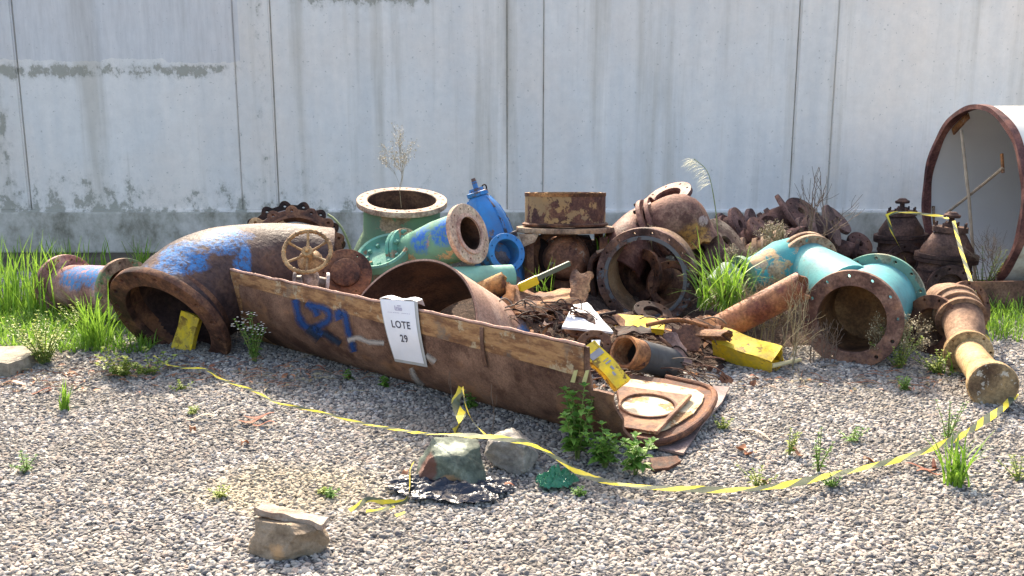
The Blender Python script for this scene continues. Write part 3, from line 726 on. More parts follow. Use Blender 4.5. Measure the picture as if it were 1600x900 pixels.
for k in range(10):
    a = 2*math.pi*k/10; u, v, _ = frame(nn); p = c+(u*math.cos(a)+v*math.sin(a))*.10
    m = MB(); m.cyl(p, nn, .013, .022, 6); m.build('bolt', M['teal'], t)

# ------------------------------------------------------------------ blue valve bonnet
b = at(782, 425, 6.35); tp = at(743, 292, 6.42); axb = (tp-b).normalized(); Lb = (tp-b).length
M['blue'] = rusty('blue_worn', ((.05,.04,.05), (.16,.12,.13), (.34,.26,.26)), paint=(.03,.20,.50), amt=.62, psc=5, sc=10, bump=.35, rough=.5, fleck=.2)
t = thing('blue_gate_valve', (b.x, b.y, 0), 'blue painted domed valve bonnet leaning back against the wall side of the pile', 'valve')
m = MB(); m.lathe(b, axb, [(Lb*.40, .001), (Lb*.40, .145), (Lb*.52, .142), (Lb*.66, .125), (Lb*.78, .10), (Lb*.86, .07), (Lb*.89, .058), (Lb*.89, .001)], 40); m.build('bonnet', M['blue'], t)
m = MB(); m.lathe(b, axb, [(Lb*.34, .12), (Lb*.34, .17), (Lb*.365, .17), (Lb*.367, .163), (Lb*.372, .17), (Lb*.40, .17), (Lb*.40, .12)], 48); m.build('joint_flange', rusty('grey_blue_joint', ((.04,.04,.05), (.14,.12,.13), (.28,.25,.26)), paint=(.04,.2,.46), amt=.35, psc=9), t)
m = MB(); m.lathe(b, axb, [(-.28, .001), (-.28, .12), (0, .145), (Lb*.34, .135), (Lb*.34, .001)], 40); m.build('valve_body', M['blue'], t)
m = MB(); m.lathe(tp, axb, [(-.06, .001), (-.06, .068), (-.035, .07), (-.03, .05), (-.01, .045), (-.01, .001)], 24); m.tube([tp-axb*.02, tp+axb*.035], .016, None, 10); m.build('gland', M['blue'], t)
m = MB(); m.tube([tp+axb*.02, tp+axb*.055], [.017, .013], None, 8); m.build('stem', M['purple'], t)
u, v, _ = frame(axb)
m = MB(); q = tp+Vector((.055, 0, -.005)); m.tube([q+Vector((.014*math.cos(a), 0, .02*math.sin(a))) for a in np.linspace(0, 2*math.pi, 15)], .005, None, 6); m.build('lifting_eye', M['dark'], t)
for k in range(6):
    a = 2*math.pi*k/6+.3; e = u*math.cos(a)+v*math.sin(a)
    m = MB(); P = [b+axb*Lb*.41+e*.146, b+axb*Lb*.55+e*.142, b+axb*Lb*.72+e*.115, b+axb*Lb*.86+e*.072]; m.tube(P, [.012, .010, .008, .006], None, 6); m.build('rib', M['blue'], t)
fc = at(791, 395, 6.12); nn = ncam(.42, .12, .9)
t = thing('blue_flange_pipe', (fc.x, fc.y, fc.z-.12), 'short blue pipe with a bright blue flange left of the rusty box valve', 'pipe')
bm_ = rusty('bright_blue', ((.05,.05,.08), (.1,.1,.14), (.2,.2,.2)), paint=(.03,.22,.55), amt=.72, psc=6, bump=.3, rough=.5)
m = MB(); m.flange(fc, nn, .12, .082, .022, 10, .007, .104); m.build('flange', bm_, t)
m = MB(); m.tube([fc, fc-nn*.3], [.09, .09], .008, 40); m.build('pipe_body', bm_, t)

# ------------------------------------------------------------------ pale teal half pipe and broken rusty pipe
a0 = at(712, 440, 5.72); a1 = at(800, 432, 5.85)
t = thing('pale_teal_pipe', a0, 'pale mint green pipe lying flat below the blue valve', 'pipe')
mint = rusty('mint_paint', TAN, paint=(.22,.48,.36), amt=.9, psc=4, bump=.2, fleck=.1)
m = MB(); m.tube([a0-Vector((.12,.0,.05)), a0, a1], [.085, .085, .07], .008, 36); m.build('pipe_body', mint, t)
a0 = at(748, 460, 5.5); a1 = at(791, 441, 5.5)
rj = lambda a, i: .018*noise.noise(Vector((math.cos(a)*2, math.sin(a)*2, i)))
t = thing('broken_rusty_pipe', a0, 'short broken rusty pipe end between the pale mint pipe and the torn channel', 'pipe')
m = MB(); m.tube([a0-Vector((.02,0,.01)), a0, a1], .062, .012, 32, rj); m.build('pipe_body', rusty('scaly_rust', ((.07,.03,.02), (.26,.13,.05), (.46,.28,.12)), sc=14, bump=.9), t)

# torn channel
def torn_sheet(name, P, th, mat, label, cat, jit=.01, seed=0, group=None, sub=8):
    # P: 3x3.. grid of control points rows -> sheet with ragged border
    t = thing(name, P[0][0], label, cat, group); nr, nc = len(P), len(P[0])
    def ev(u, v):
        x = u*(nc-1); y = v*(nr-1); i = min(int(x), nc-2); j = min(int(y), nr-2); a = x-i; b = y-j
        return (Vector(P[j][i])*(1-a)+Vector(P[j][i+1])*a)*(1-b)+(Vector(P[j+1][i])*(1-a)+Vector(P[j+1][i+1])*a)*b
    N1, N2 = (nc-1)*sub, (nr-1)*sub; vs = []; e = 1e-2
    for q in (-.5, .5):
        for j in range(N2+1):
            for i in range(N1+1):
                u, v = i/N1, j/N2; p = ev(u, v)
                d1 = ev(min(1, u+e), v)-ev(max(0, u-e), v); d2 = ev(u, min(1, v+e))-ev(u, max(0, v-e)); nn = d1.cross(d2).normalized()
                edge = 1 if (i in (0, N1) or j in (0, N2)) else .25
                jt = Vector((noise.noise(p*23+Vector((seed, 0, 0))), noise.noise(p*23+Vector((0, seed, 7))), noise.noise(p*23+Vector((5, 0, seed)))))*jit*edge*2
                vs.append(p+jt+nn*th*q)
    k = (N1+1)*(N2+1); I = lambda i, j, q: q*k+j*(N1+1)+i; fs = []
    for j in range(N2):
        for i in range(N1):
            fs.append((I(i,j,1), I(i+1,j,1), I(i+1,j+1,1), I(i,j+1,1))); fs.append((I(i,j,0), I(i,j+1,0), I(i+1,j+1,0), I(i+1,j,0)))
    for i in range(N1):
        fs.append((I(i,0,0), I(i+1,0,0), I(i+1,0,1), I(i,0,1))); fs.append((I(i,N2,0), I(i,N2,1), I(i+1,N2,1), I(i+1,N2,0)))
    for j in range(N2):
        fs.append((I(0,j,0), I(0,j,1), I(0,j+1,1), I(0,j+1,0))); fs.append((I(N1,j,0), I(N1,j+1,0), I(N1,j+1,1), I(N1,j,1)))
    m = MB(); m.add(vs, fs); m.build('sheet', mat, t); return t
scaly = rusty('scaly_rust_sheet', ((.06,.028,.022), (.2,.095,.05), (.42,.24,.12)), sc=9, bump=1.0)
torn_sheet('torn_channel', [[at(792,438,5.5), at(835,458,5.55), at(890,452,5.6)], [at(797,486,5.3), at(850,476,5.32), at(915,462,5.38)], [at(800,492,5.27), at(852,490,5.28), at(920,478,5.33)]], .014, scaly,
    'torn rusty steel channel under the yellow tipped rod', 'scrap steel', .014, 3)
torn_sheet('torn_bracket', [[at(893,425,5.5), at(925,428,5.48)], [at(890,470,5.36), at(918,474,5.34)]], .02, scaly, 'jagged upright rusty bracket at the right end of the torn channel', 'scrap steel', .012, 9)
torn_sheet('torn_upright', [[at(790,440,5.47), at(806,448,5.44)], [at(786,480,5.32), at(803,490,5.28)]], .012, M['orange'], 'orange rusty upturned flap at the left end of the torn channel', 'scrap steel', .008, 5)
p0, p1 = at(815, 446, 5.46), at(893, 410, 5.62); ay = (p1-p0).normalized()
t = thing('yellow_tipped_rod', p0, 'flat green grey bar with a yellow dipped tip lying across the torn channel', 'bar')
Mx = Matrix((ay, Vector((0,0,1)).cross(ay).normalized(), ay.cross(Vector((0,0,1)).cross(ay).normalized()))).transposed()
m = MB(); m.box(p0+ay*.20, (.25, .02, .028), Mx, .003); m.build('bar', simple('green_grey_paint', (.10,.12,.08), .6), t)
m = MB(); m.box(p0+ay*.045-Vector((0,0,.008)), (.125, .022, .05), Mx, .005); m.build('yellow_tip', yellow, t)
# ------------------------------------------------------------------ rusty box valve with collar on top
c0 = at(883, 352, 6.45); Rc = .255
M['collar'] = rusty('collar_rust', ((.05,.022,.02), (.10,.045,.035), (.18,.08,.05)), paint=(.36,.21,.09), amt=.52, psc=3.6, bump=.4)
t = thing('box_valve', (c0.x, c0.y, 0), 'rusty box shaped valve with a wide round collar, right of the blue flange', 'valve')
m = MB(); m.lathe(c0, (0,.10,.995), [(.015, Rc-.012), (.015, Rc), (.205, Rc), (.205, Rc-.012)], 96, jit=lambda a, j: .003*math.sin(a*17) if j > 1 else 0)
m.build('collar', M['collar'], t)
m = MB(); m.lathe(c0, (0,.10,.995), [(.185, Rc+.0005), (.185, Rc+.003), (.207, Rc+.003), (.207, Rc+.0005)], 96); m.build('collar_rim', M['orange'], t)
m = MB(); m.lathe(c0, (0,.10,.995), [(.0, .1), (.0, .27), (.012, .275), (.02, .262), (.02, .1)], 72); m.build('lower_ring', M['brown'], t)
m = MB(); m.flange(c0-Vector((0,0,.025)), (0,.10,.995), .31, .1, .032, 12, .012, .285, seg=72); m.build('flange', M['tan'], t)
z0 = c0.z-.045
for sx, sy in ((-1,-1), (1,-1), (-1,1), (1,1)):
    m = MB(); m.box((c0.x+.225*sx, c0.y+.2*sy, z0/2), (.045, .012, z0), None, .002); m.box((c0.x+.25*sx, c0.y+.2*sy-.03*sy, z0/2), (.012, .045, z0-.002), None, .002); m.build('corner_post', M['brown'], t)
sp = at(885, 405, 6.32); 
m = MB(); bx = sp; m.lathe(Vector((sp.x, sp.y+.05, sp.z)), Vector((.1,-1,.12)), [(.2, .001), (.19, .05), (.15, .105), (.09, .135), (.02, .148), (-.1, .15), (-.2, .14), (-.2, .001)], 48); m.build('domed_cover', rusty('dome_rust', ((.06,.025,.02), (.17,.075,.045), (.36,.17,.10)), paint=(.40,.32,.24), amt=.22, psc=9, bump=.6), t)
m = MB(); m.lathe(Vector((sp.x-.03, sp.y+.06, sp.z)), Vector((-.35,-.93,.05)), [(.02, .14), (.02, .19), (.05, .19), (.05, .14)], 56); m.build('cover_ring', M['brown'], t)
m = MB(); m.lathe(Vector((c0.x-.13, c0.y+.02, z0-.2)), Vector((-.75,-.65,.0)), [(-.1, .001), (-.1, .15), (.06, .16), (.06, .18), (.08, .18), (.08, .001)], 48); m.build('side_flange', M['dark'], t)
m = MB(); m.box((c0.x, c0.y+.1, z0/2-.02), (.40, .28, z0-.06), None, .03); m.build('valve_body', M['dark'], t)
m = MB(); m.add([at(810,366,6.22), at(842,366,6.22), at(836,378,6.2), at(818,386,6.2)], [(0,1,2,3)]); v0 = len(m.v)
m.add([p+Vector((0,.01,0)) for p in m.v[:4]], [(3,2,1,0)]); m.build('gusset', M['tan'], t)

# ------------------------------------------------------------------ upper rusty elbows
mt = rusty('elbow_reddish', ((.075,.03,.026), (.16,.07,.055), (.30,.15,.11)), sc=7, pit=60, bump=.8, rough=.6)
cR = at(1022, 357, 6.55); nR = ncam(.86, .35, .38)
t = thing('rusty_double_elbow', (cR.x, cR.y, 0), 'thick reddish rust pipe elbow with a bolted ring, tallest right of the centre', 'pipe elbow')
P = smooth_path([at(962,425,6.35), at(978,390,6.45), cR-nR*.09, cR-nR*.0], 8)
m = MB(); m.tube(P, .165, .018, 48); m.build('lower_pipe', mt, t)
P = smooth_path([cR+nR*.03, cR+nR*.18, at(1078,366,6.55), at(1096,392,6.5)], 8)
m = MB(); m.tube(P, [.155]*(len(P)-8)+[.155-.002*k for k in range(8)], .03, 56, lambda a, i: .05*noise.noise(Vector((math.cos(a)*2.3, math.sin(a)*2.3, i+2)))); m.build('upper_pipe', rusty('elbow_reddish_torn', ((.075,.03,.026), (.17,.08,.06), (.30,.17,.12)), sc=6, pit=60, bump=.8, marks=[(at(1085,375,6.38), (.13,.2,.13), (.42,.20,.06), .3), (at(1100,345,6.4), (.05,.1,.04), (.4,.28,.26), .2)], loc=(cR.x, cR.y, 0)), t)
for d, r_ in ((-.02, .205), (.035, .20)):
    m = MB(); m.flange(cR+nR*d, nR, r_, .15, .03, 12, .01, .188); m.build('coupling_flange', mt, t)
u, v, _ = frame(nR)
for k in range(12):
    a = 2*math.pi*k/12+.13; p = cR+(u*math.cos(a)+v*math.sin(a))*.188
    m = MB(); m.cyl(p-nR*.055, nR, .013, .02, 6); m.build('bolt', M['dark'], t)
fcT = at(1044, 308, 6.72); nT = ncam(-.42, .80, .42)
m = MB(); m.flange(fcT, nT, .165, .09, .03, 8, .01); m.build('top_flange', mt, t)
m = MB(); m.tube([fcT, fcT-nT*.2], [.1, .12], .015, 36); m.build('top_branch', mt, t)

# ------------------------------------------------------------------ big ring facing the camera
cM = at(1009, 433, 5.98); aw = Vector((.36, .93, .04)).normalized()
ringm = rusty('ring_dark', ((.03,.018,.015), (.10,.055,.045), (.24,.14,.11)), sc=9, bump=.8, pit=60, paint=(.15,.16,.17), amt=.30, psc=5)
t = thing('large_flange_ring', (cM.x, cM.y, 0), 'large dark open ring standing upright facing the camera with a smaller elbow inside', 'pipe ring')
m = MB(); m.flange(cM, aw, .300, .232, .04, 16, .012, .272, .004, seg=110); m.build('flange', ringm, t)
m = MB(); m.lathe(cM, aw, [(.0, .231), (.0, .262), (.23, .262), (.23, .231)], 96); m.build('barrel', rusty('ring_in', ((.05,.03,.02), (.17,.10,.06), (.32,.22,.14)), sc=5, bump=.5), t)
m = MB(); m.lathe(cM, aw, [(-.024, .231), (-.024, .252), (-.018, .254), (-.018, .231)], 96); m.build('face_ring', rusty('dark_grey_face', ((.03,.02,.018), (.1,.06,.05), (.2,.13,.1)), paint=(.13,.135,.14), amt=.62, psc=6, bump=.5), t)
rb = M['brown']
e0 = at(1035, 450, 6.3); n0 = ncam(-.80, .1, .6)
t = thing('inner_small_elbow', (e0.x, e0.y, 0), 'smaller brown flanged elbow seen through the large dark ring', 'pipe elbow')
fc = at(1003, 430, 6.28)
m = MB(); m.flange(fc, n0, .165, .1, .03, 8, .01); m.build('flange', rb, t)
P = smooth_path([fc, fc-n0*.1, at(1035,432,6.4), at(1052,460,6.38), at(1052,500,6.35)], 7)
m = MB(); m.tube(P, .115, .015, 40); m.build('pipe_body', rb, t)
m = MB(); m.flange(at(1048,445,6.2), ncam(.1,.0,.95), .15, .105, .05, 8, .01); m.build('flange', rb, t)
m = MB(); m.lathe(at(1014,500,6.15), (0,0,1), [(-.1,.001), (-.1,.1), (-.0,.1), (.0,.11), (.012,.11), (.012,.07), (.1,.06), (.1,.001)], 32); m.build('foot', rb, t)
t = thing('green_pipe_stub', at(1045,455,6.5), 'small green piece glimpsed deep behind the large dark ring', 'pipe')
m = MB(); m.tube([at(1036,436,6.62), at(1052,458,6.55)], .045, .006, 20); m.build('pipe_body', M['teal'], t)
t = thing('black_box_frame', at(935,420,6.2), 'black frame edge with a pale top between the box valve and the large ring', 'frame')
m = MB(); P = smooth_path([at(930,470,6.15), at(922,420,6.15), at(930,400,6.15), at(950,393,6.15), at(962,392,6.2)], 5); m.tube(P, .018, None, 10); m.build('bar', M['dark'], t)
m = MB(); m.tube([at(932,395,6.14), at(957,387,6.16)], .012, None, 8); m.build('pale_top', M['tan'], t)

# ------------------------------------------------------------------ small fittings behind, near the wall
def fitting(cpx, cpy, Y, axis, Ls, mat, label, r=.06, rf=.1, name='flanged_fitting', grp='small rusty fittings by the wall', rings=2):
    Ls *= 1.15; r *= 1.2; rf *= 1.2; c = at(cpx, cpy, Y); ax_ = Vector(axis).normalized()
    t = thing(name, c, label, 'pipe fitting', grp)
    m = MB(); m.tube([c-ax_*Ls/2, c-ax_*Ls*.15, c+ax_*Ls*.15, c+ax_*Ls/2], [r*.85, r*1.1, r*1.1, r*.85], .012, 32); m.build('body', mat, t)
    for s in (-1, 1):
        m = MB(); m.flange(c+ax_*s*Ls/2, ax_, rf, r*.42, .03, 6, .01); m.build('flange', mat, t)
    for q in range(rings):
        m = MB(); m.lathe(c+ax_*(q-.5*(rings-1))*.06, ax_, [(-.012, r), (-.016, r*1.32), (.016, r*1.32), (.012, r)], 32); m.build('collar', mat, t)
    return t
dk2 = rusty('fitting_rust', ((.04,.02,.018), (.11,.055,.045), (.22,.12,.10)), sc=9, bump=.6)
fitting(1130, 362, 7.2, ncam(.7,.3,.5), .22, dk2, 'dark flanged fitting just right of the broken elbow end', .07, .11)
fitting(1118, 392, 6.7, ncam(.6,.5,.62), .16, M['tan'], 'tan flanged fitting below the dark one behind the tall grass', .1, .155, rings=1)
fitting(1172, 378, 7.0, ncam(.5,.55,.6), .2, dk2, 'dark ring fitting in the gap left of the ribbed fitting', .06, .1)
fitting(1205, 352, 7.5, ncam(.75,.5,.3), .26, dk2, 'rusty fitting whose raised round flange tops the right rear of the heap', .08, .14)
fitting(1218, 375, 7.15, ncam(.65,-.3,.65), .26, dk2, 'ribbed rusty fitting with several collars behind the tan and teal pipe', .07, .12, rings=4)
fitting(1268, 362, 7.4, ncam(.8,.25,.5), .26, M['purple'], 'purplish fitting with an upright flange under the dry twigs', .08, .13, rings=3)
fitting(1300, 385, 7.5, ncam(.9,-.2,.3), .3, dk2, 'low dark fitting lying between the twigs and the rear gate valve', .05, .075)
fitting(1332, 392, 7.6, ncam(.3,.5,.8), .16, dk2, 'small dark round fitting nearest the rear gate valve', .05, .085)

fitting(1100, 402, 6.55, ncam(-.5,.4,.75), .14, dk2, 'dark flange pair leaning just behind the right rim of the large dark ring', .09, .14, rings=0)
fitting(1150, 352, 7.5, ncam(.8,.1,.5), .2, M['purple'], 'low purplish fitting between the dark fittings and the wall plinth', .05, .09)
fitting(1240, 345, 7.7, ncam(.3,.6,.7), .18, dk2, 'dark round fitting farthest back right of the raised flange', .06, .11)
fitting(1192, 395, 6.8, ncam(.9,.2,.4), .2, M['tan'], 'tan rusty fitting just above the tan and teal reducer', .07, .11)
fitting(1290, 360, 7.6, ncam(.55,.6,.5), .2, M['purple'], 'purplish flanged fitting tilted up at the right end of the small fittings', .06, .11)
fitting(1078, 372, 6.8, ncam(.4,-.1,.9), .16, dk2, 'dark fitting half hidden under the broken orange elbow end', .08, .12)
fitting(968, 470, 6.5, ncam(-.6,.1,.75), .2, M['dark'], 'blackened fitting low behind the left rim of the large dark ring', .08, .12)
# ------------------------------------------------------------------ tan and teal run, tee with front flange
M['run'] = rusty('run_teal', ((.16,.09,.05), (.38,.24,.13), (.50,.36,.22)), paint=(.10,.34,.34), amt=.70, psc=3.4, bump=.35, rough=.6, fleck=.12)
run_a, run_b = at(1258, 412, 6.1), at(1392, 458, 5.52); rd = (run_b-run_a).normalized()
fcF = at(1332, 498, 5.16); rc = at(1371, 468, 5.66); bx_ = (rc-fcF).normalized(); nF = -bx_
t = thing('teal_pipe_tee', (fcF.x, fcF.y, 0), 'bright teal pipe tee with a wide rusty flange facing the camera on the right', 'pipe fitting')
mid = fcF.lerp(rc, .55); rd = (mid-run_a).normalized()
m = MB(); m.tube([run_a, run_a+rd*.12, run_a.lerp(mid, .5), mid-rd*.185], [.145, .15, .172, .178], None, 64); m.build('branch_pipe', M['run'], t)
m = MB(); m.tube([fcF, fcF.lerp(rc, .15), fcF.lerp(rc, .5), fcF.lerp(rc, .8), rc], [.212, .205, .203, .205, .212], .014, 72); m.build('run_pipe', M['run'], t)
m = MB(); m.flange(fcF+nF*.01, nF, .257, .176, .036, 12, .014, .227, .004, seg=96); m.build('front_flange', rusty('front_flange_rust', ((.09,.045,.035), (.2,.11,.08), (.34,.21,.15)), bump=.5), t)
m = MB(); m.lathe(fcF, -nF, [(-.02, .178), (.34, .178), (.34, .001), (.345, .001), (.345, .1765), (-.02, .1765)], 56); m.build('bore', rusty('bore_ochre', ((.03,.015,.01), (.15,.075,.035), (.30,.17,.08)), sc=4, bump=.5), t)
m = MB(); m.flange(rc, bx_, .262, .19, .03, 14, .012, .238, seg=96); m.build('rear_run_flange', rusty('green_grey_flange', ((.10,.09,.06), (.2,.2,.14), (.34,.35,.25)), paint=(.12,.26,.2), amt=.5, psc=7), t)
for d in (-.02, .03):
    m = MB(); m.flange(run_a+rd*d, rd, .195, .14, .026, 10, .01); m.build('rear_flange', rusty('buff_teal_flange', TAN, paint=(.08,.34,.32), amt=.35, psc=8), t)
tanr = at(1160, 432, 5.98); u0 = run_a-rd*.05
t = thing('tan_teal_reducer', (tanr.x, tanr.y, 0), 'half tan half teal pipe reducer behind the tall grass, joined to the teal tee', 'pipe fitting')
m = MB(); m.tube([u0, u0+(tanr-u0)*.35, u0+(tanr-u0)*.7, tanr], [.155, .155, .11, .09], .014, 48); m.build('body', rusty('tan_teal', ((.2,.12,.07), (.4,.26,.15), (.52,.40,.28)), paint=(.06,.34,.34), amt=.5, psc=1.8, bump=.25), t)
m = MB(); m.flange(tanr, (tanr-u0), .125, .08, .03, 8, .009); m.build('flange', M['green'], t)
t = thing('pale_green_stub', at(1130,440,5.9), 'pale grey green pipe collar hidden behind the tall grass clump', 'pipe')
m = MB(); m.tube([at(1142,428,5.95), at(1118,452,5.85)], [.085,.08], .012, 32); m.build('body', rusty('grey_green', TAN, paint=(.25,.32,.27), amt=.7, psc=6), t)

# ------------------------------------------------------------------ diagonal rusty pipe
p0, p1 = at(1098, 528, 5.45), at(1256, 445, 5.25)
t = thing('diagonal_rusty_pipe', (p0.x, p0.y, 0), 'slim dark red rusty pipe leaning diagonally in front of the teal tee', 'pipe')
m = MB(); m.tube([p0+(p1-p0)*k/8 for k in range(9)], [.078+.003*noise.noise(Vector((k,0,0))) for k in range(9)], .01, 40, lambda a, i: .03*noise.noise(Vector((math.cos(a)*1.5, math.sin(a)*1.5, i*3))))
m.build('pipe_body', rusty('red_pipe', ((.05,.015,.014), (.15,.05,.035), (.34,.15,.07)), sc=6, bump=.8, rough=.5), t)

# ------------------------------------------------------------------ gate valves
def gate_valve(base, s, mat, label, tilt=(0, 0, 0)):
    t = thing('gate_valve', base, label, 'valve', 'dark gate valves by the wall'); b = Vector(base)
    Tm = Matrix.Rotation(tilt[1], 3, 'Y') @ Matrix.Rotation(tilt[0], 3, 'X'); up = Tm @ Vector((0,0,1)); fr = Vector((-.1, -1, 0)).normalized()
    def lat(prof, name, sx=1.0, seg=40):
        m = MB(); m.lathe((0,0,0), (0,0,1), [(z*s, r*s) for z, r in prof], seg); m.v = [b + Tm @ Vector((p.x*sx, p.y*.72, p.z)) for p in m.v]; return m.build(name, mat, t)
    lat([(0,.001),(0,.14),(.04,.18),(.20,.19),(.26,.185),(.26,.001)], 'valve_body')
    for k, z in enumerate((.10, .19)): lat([(z,.17),(z,.196),(z+.018,.196),(z+.018,.17)], 'body_rib')
    lat([(.265,.001),(.265,.225),(.29,.228),(.294,.218),(.298,.228),(.325,.225),(.325,.001)], 'joint_flange')
    lat([(.327,.001),(.327,.19),(.36,.185),(.43,.14),(.47,.115),(.48,.10),(.48,.001)], 'bonnet')
    lat([(.482,.001),(.482,.125),(.52,.125),(.52,.001)], 'gland_flange', 1.0)
    lat([(.522,.001),(.522,.05),(.55,.045),(.555,.02),(.59,.02),(.59,.001)], 'gland')
    nut = lat([(.585,.001),(.585,.055),(.592,.06),(.605,.06),(.61,.045),(.625,.03),(.625,.001)], 'stem_cap')
    for k in range(8):
        a = 2*math.pi*k/8; m = MB(); m.cyl(b+Tm @ Vector((.11*s*math.cos(a), .08*s*math.sin(a), .515*s)), up, .008*s, .035*s, 8, bev=.001); m.build('stud', mat, t)
    c = b+up*.11*s+fr*.16*s
    m = MB(); m.flange(c, fr, .16*s, .095*s, .03*s, 8, .012*s, .132*s); m.build('front_flange', mat, t)
    m = MB(); m.tube([c, c-fr*.13*s], [.105*s, .12*s], .012*s, 36); m.build('port', mat, t)
    return t
gv = rusty('valve_dark', ((.025,.014,.013), (.07,.04,.034), (.16,.09,.07)), sc=7, bump=.6)
g1 = at(1470, 462, 6.75); g1.z = -.03
gate_valve((g1.x, g1.y, .0), .93, gv, 'nearer dark rusty gate valve in front of the white drum mouth', (0, R(3), 0))
g2 = at(1404, 440, 7.35)
gate_valve((g2.x, g2.y, .06), .86, gv, 'farther dark rusty gate valve standing left against the wall plinth', (0, R(-2), 0))

# ------------------------------------------------------------------ white drum pipe
cD = at(1517, 311, 7.02); RD = .63; nD = Vector((-.985, -.10, 0)).normalized(); eD = Vector((.10, -.985, 0)).normalized()
eD = (eD - nD*eD.dot(nD)).normalized()
t = thing('large_white_drum_pipe', (cD.x, cD.y, 0), 'very large white pipe section with a rusty rim open toward the left', 'large pipe')
n = NT('white_drum'); v = n.coords(False); a = n.noise(v, 2.2, 8, .7); b = n.noise(v, 9, 7, .7)
cc = n.mix(n.ramp(a, [(.56, 0.0), (.7, .9)]), (.66,.63,.55), (.30,.20,.12)); cc = n.mix(n.ramp(b, [(.64, 0.0), (.68, .8)]), cc, (.2,.11,.07))
M['drum'] = n.sset(cc, .55, 0, n.bump(b, .15, .004), .4)
n = NT('drum_inside'); v = n.coords(False); a = n.noise(v, 3, 6, .6)
M['drumin'] = n.sset(n.mix(a, (.60,.59,.58), (.68,.67,.65)), .6, 0, None, .3)
m = MB(); m.lathe(cD, -nD, [(.03, RD), (2.2, RD), (2.2, RD-.008), (.03, RD-.008)], 128); m.build('shell', M['drum'], t)
m = MB(); m.lathe(cD, -nD, [(.032, RD-.009), (2.2, RD-.009), (2.2, RD-.012), (.032, RD-.012)], 128); m.build('lining', M['drumin'], t)
m = MB(); m.lathe(cD, -nD, [(-.02, RD-.020), (-.02, RD+.012), (.035, RD+.012), (.035, RD-.020)], 128, jit=lambda a, j: .004*math.sin(a*11+j)); m.build('rim', rusty('rim_rust', ((.06,.025,.025), (.13,.055,.05), (.24,.11,.085)), bump=.5), t)
m = MB(); m.lathe(cD-nD*2.19, -nD, [(0, .001), (0, RD-.013), (.01, RD-.013), (.01, .001)], 64); m.build('far_cap', M['drumin'], t)
def onface(px, py, off=.02):
    d = ray(px, py); o = cD - nD*off; k = (o-EYE).dot(nD)/d.dot(nD); return EYE+d*k
wood = simple('weathered_wood', (.34,.27,.20), .85, .3)
m = MB(); m.tube([onface(1502,203), onface(1514,310), onface(1524,440)], .011, None, 8); m.build('brace', wood, t)
m = MB(); m.tube([onface(1479,333,.05), onface(1515,305,.05), onface(1568,262,.05)], .010, None, 8); m.build('brace', wood, t)
patch = rusty('orange_patch', ORANGE, paint=(.4,.3,.22), amt=.4, psc=12)
for (a, b, wd) in (((1488,206),(1512,180), .05), ((1457,322),(1457,355), .03), ((1564,240),(1566,270), .02)):
    A, B = onface(*a, .045), onface(*b, .045); m = MB(); d_ = (B-A).normalized(); q = d_.cross(nD).normalized()*wd/2
    vs = [A+q, B+q, B-q, A-q]; m.add(vs+[p-nD*.012 for p in vs], [(0,1,2,3), (7,6,5,4), (0,4,5,1), (1,5,6,2), (2,6,7,3), (3,7,4,0)]); m.build('clip_plate', patch, t)
hk = cD+eD*(RD+.02)-nD*.06+Vector((0,0,.01))
m = MB(); m.tube([hk, hk-nD*.12], [.03, .02], None, 10); m.build('lug', M['brown'], t)
# brown steel base right
bA = at(1575, 482, 6.3)
t = thing('brown_steel_skid', (bA.x, bA.y, 0), 'low brown steel plate under the white drum at right edge', 'steel plate')
m = MB(); m.box((bA.x+.35, 6.42, .085), (1.1, .03, .2), Matrix.Rotation(R(4), 3, 'Z'), .004); m.build('plate', rusty('skid_brown', ((.08,.04,.028), (.17,.085,.055), (.26,.14,.09)), sc=4, bump=.3), t)
m = MB(); m.box((bA.x+.42, 6.78, .03), (1.3, .65, .05), Matrix.Rotation(R(4), 3, 'Z'), .004); m.build('deck', M['brown'], t)

# ------------------------------------------------------------------ hydrant like pipe at right front
e = at(1552, 603, 4.46); f1 = at(1513, 552, 4.98); f2 = at(1506, 508, 5.25); f3 = at(1492, 478, 5.45)
ty = rusty('tan_cast', ((.16,.09,.04), (.38,.25,.12), (.55,.40,.22)), sc=5, bump=.35, pit=80)
tb = rusty('rust_tan_cast', ((.09,.045,.03), (.23,.13,.08), (.38,.24,.15)), sc=5, bump=.4)
t = thing('tan_flanged_pipe', (e.x, e.y, 0), 'tan short pipe with a closed round end pointing at the camera at far right', 'pipe fitting')
a1 = (e-f1).normalized()
m = MB(); m.lathe(e, a1, [(-.50, .001), (-.50, .075), (-.40, .074), (-.20, .078), (-.10, .092), (-.045, .108), (-.01, .112), (0, .108), (0, .001)], 56); m.build('pipe_body', ty, t)
m = MB(); m.lathe(e, a1, [(.001, .001), (.001, .106), (.006, .102), (.006, .001)], 48); m.build('end_disc', rusty('mould_disc', ((.08,.05,.03), (.2,.14,.08), (.3,.22,.12)), paint=(.5,.47,.4), amt=.3, psc=26), t)
m = MB(); m.flange(f1, a1, .118, .05, .03, 8, .009, .102); m.flange(f1-a1*.034, a1, .112, .05, .028, 8, .009, .1); m.build('flange_pair', ty, t)
P = smooth_path([f1-a1*.04, f2, f3, f3+Vector((-.02,.12,-.02))], 7)
m = MB(); m.tube(P, [.078+.04*math.sin(min(1, i/(len(P)-1)*1.3)*math.pi*.5) for i in range(len(P))], .012, 48); m.build('elbow', tb, t)
for k in range(3):
    q = f2+(f3-f2)*(.3+.35*k); m = MB(); m.lathe(q, (f2-f3), [(-.01, .1), (-.01, .132-.002*k), (.01, .132-.002*k), (.01, .1)], 44); m.build('collar', tb, t)
c = at(1455, 511, 5.36); nn = ncam(-.86, .05, .5)
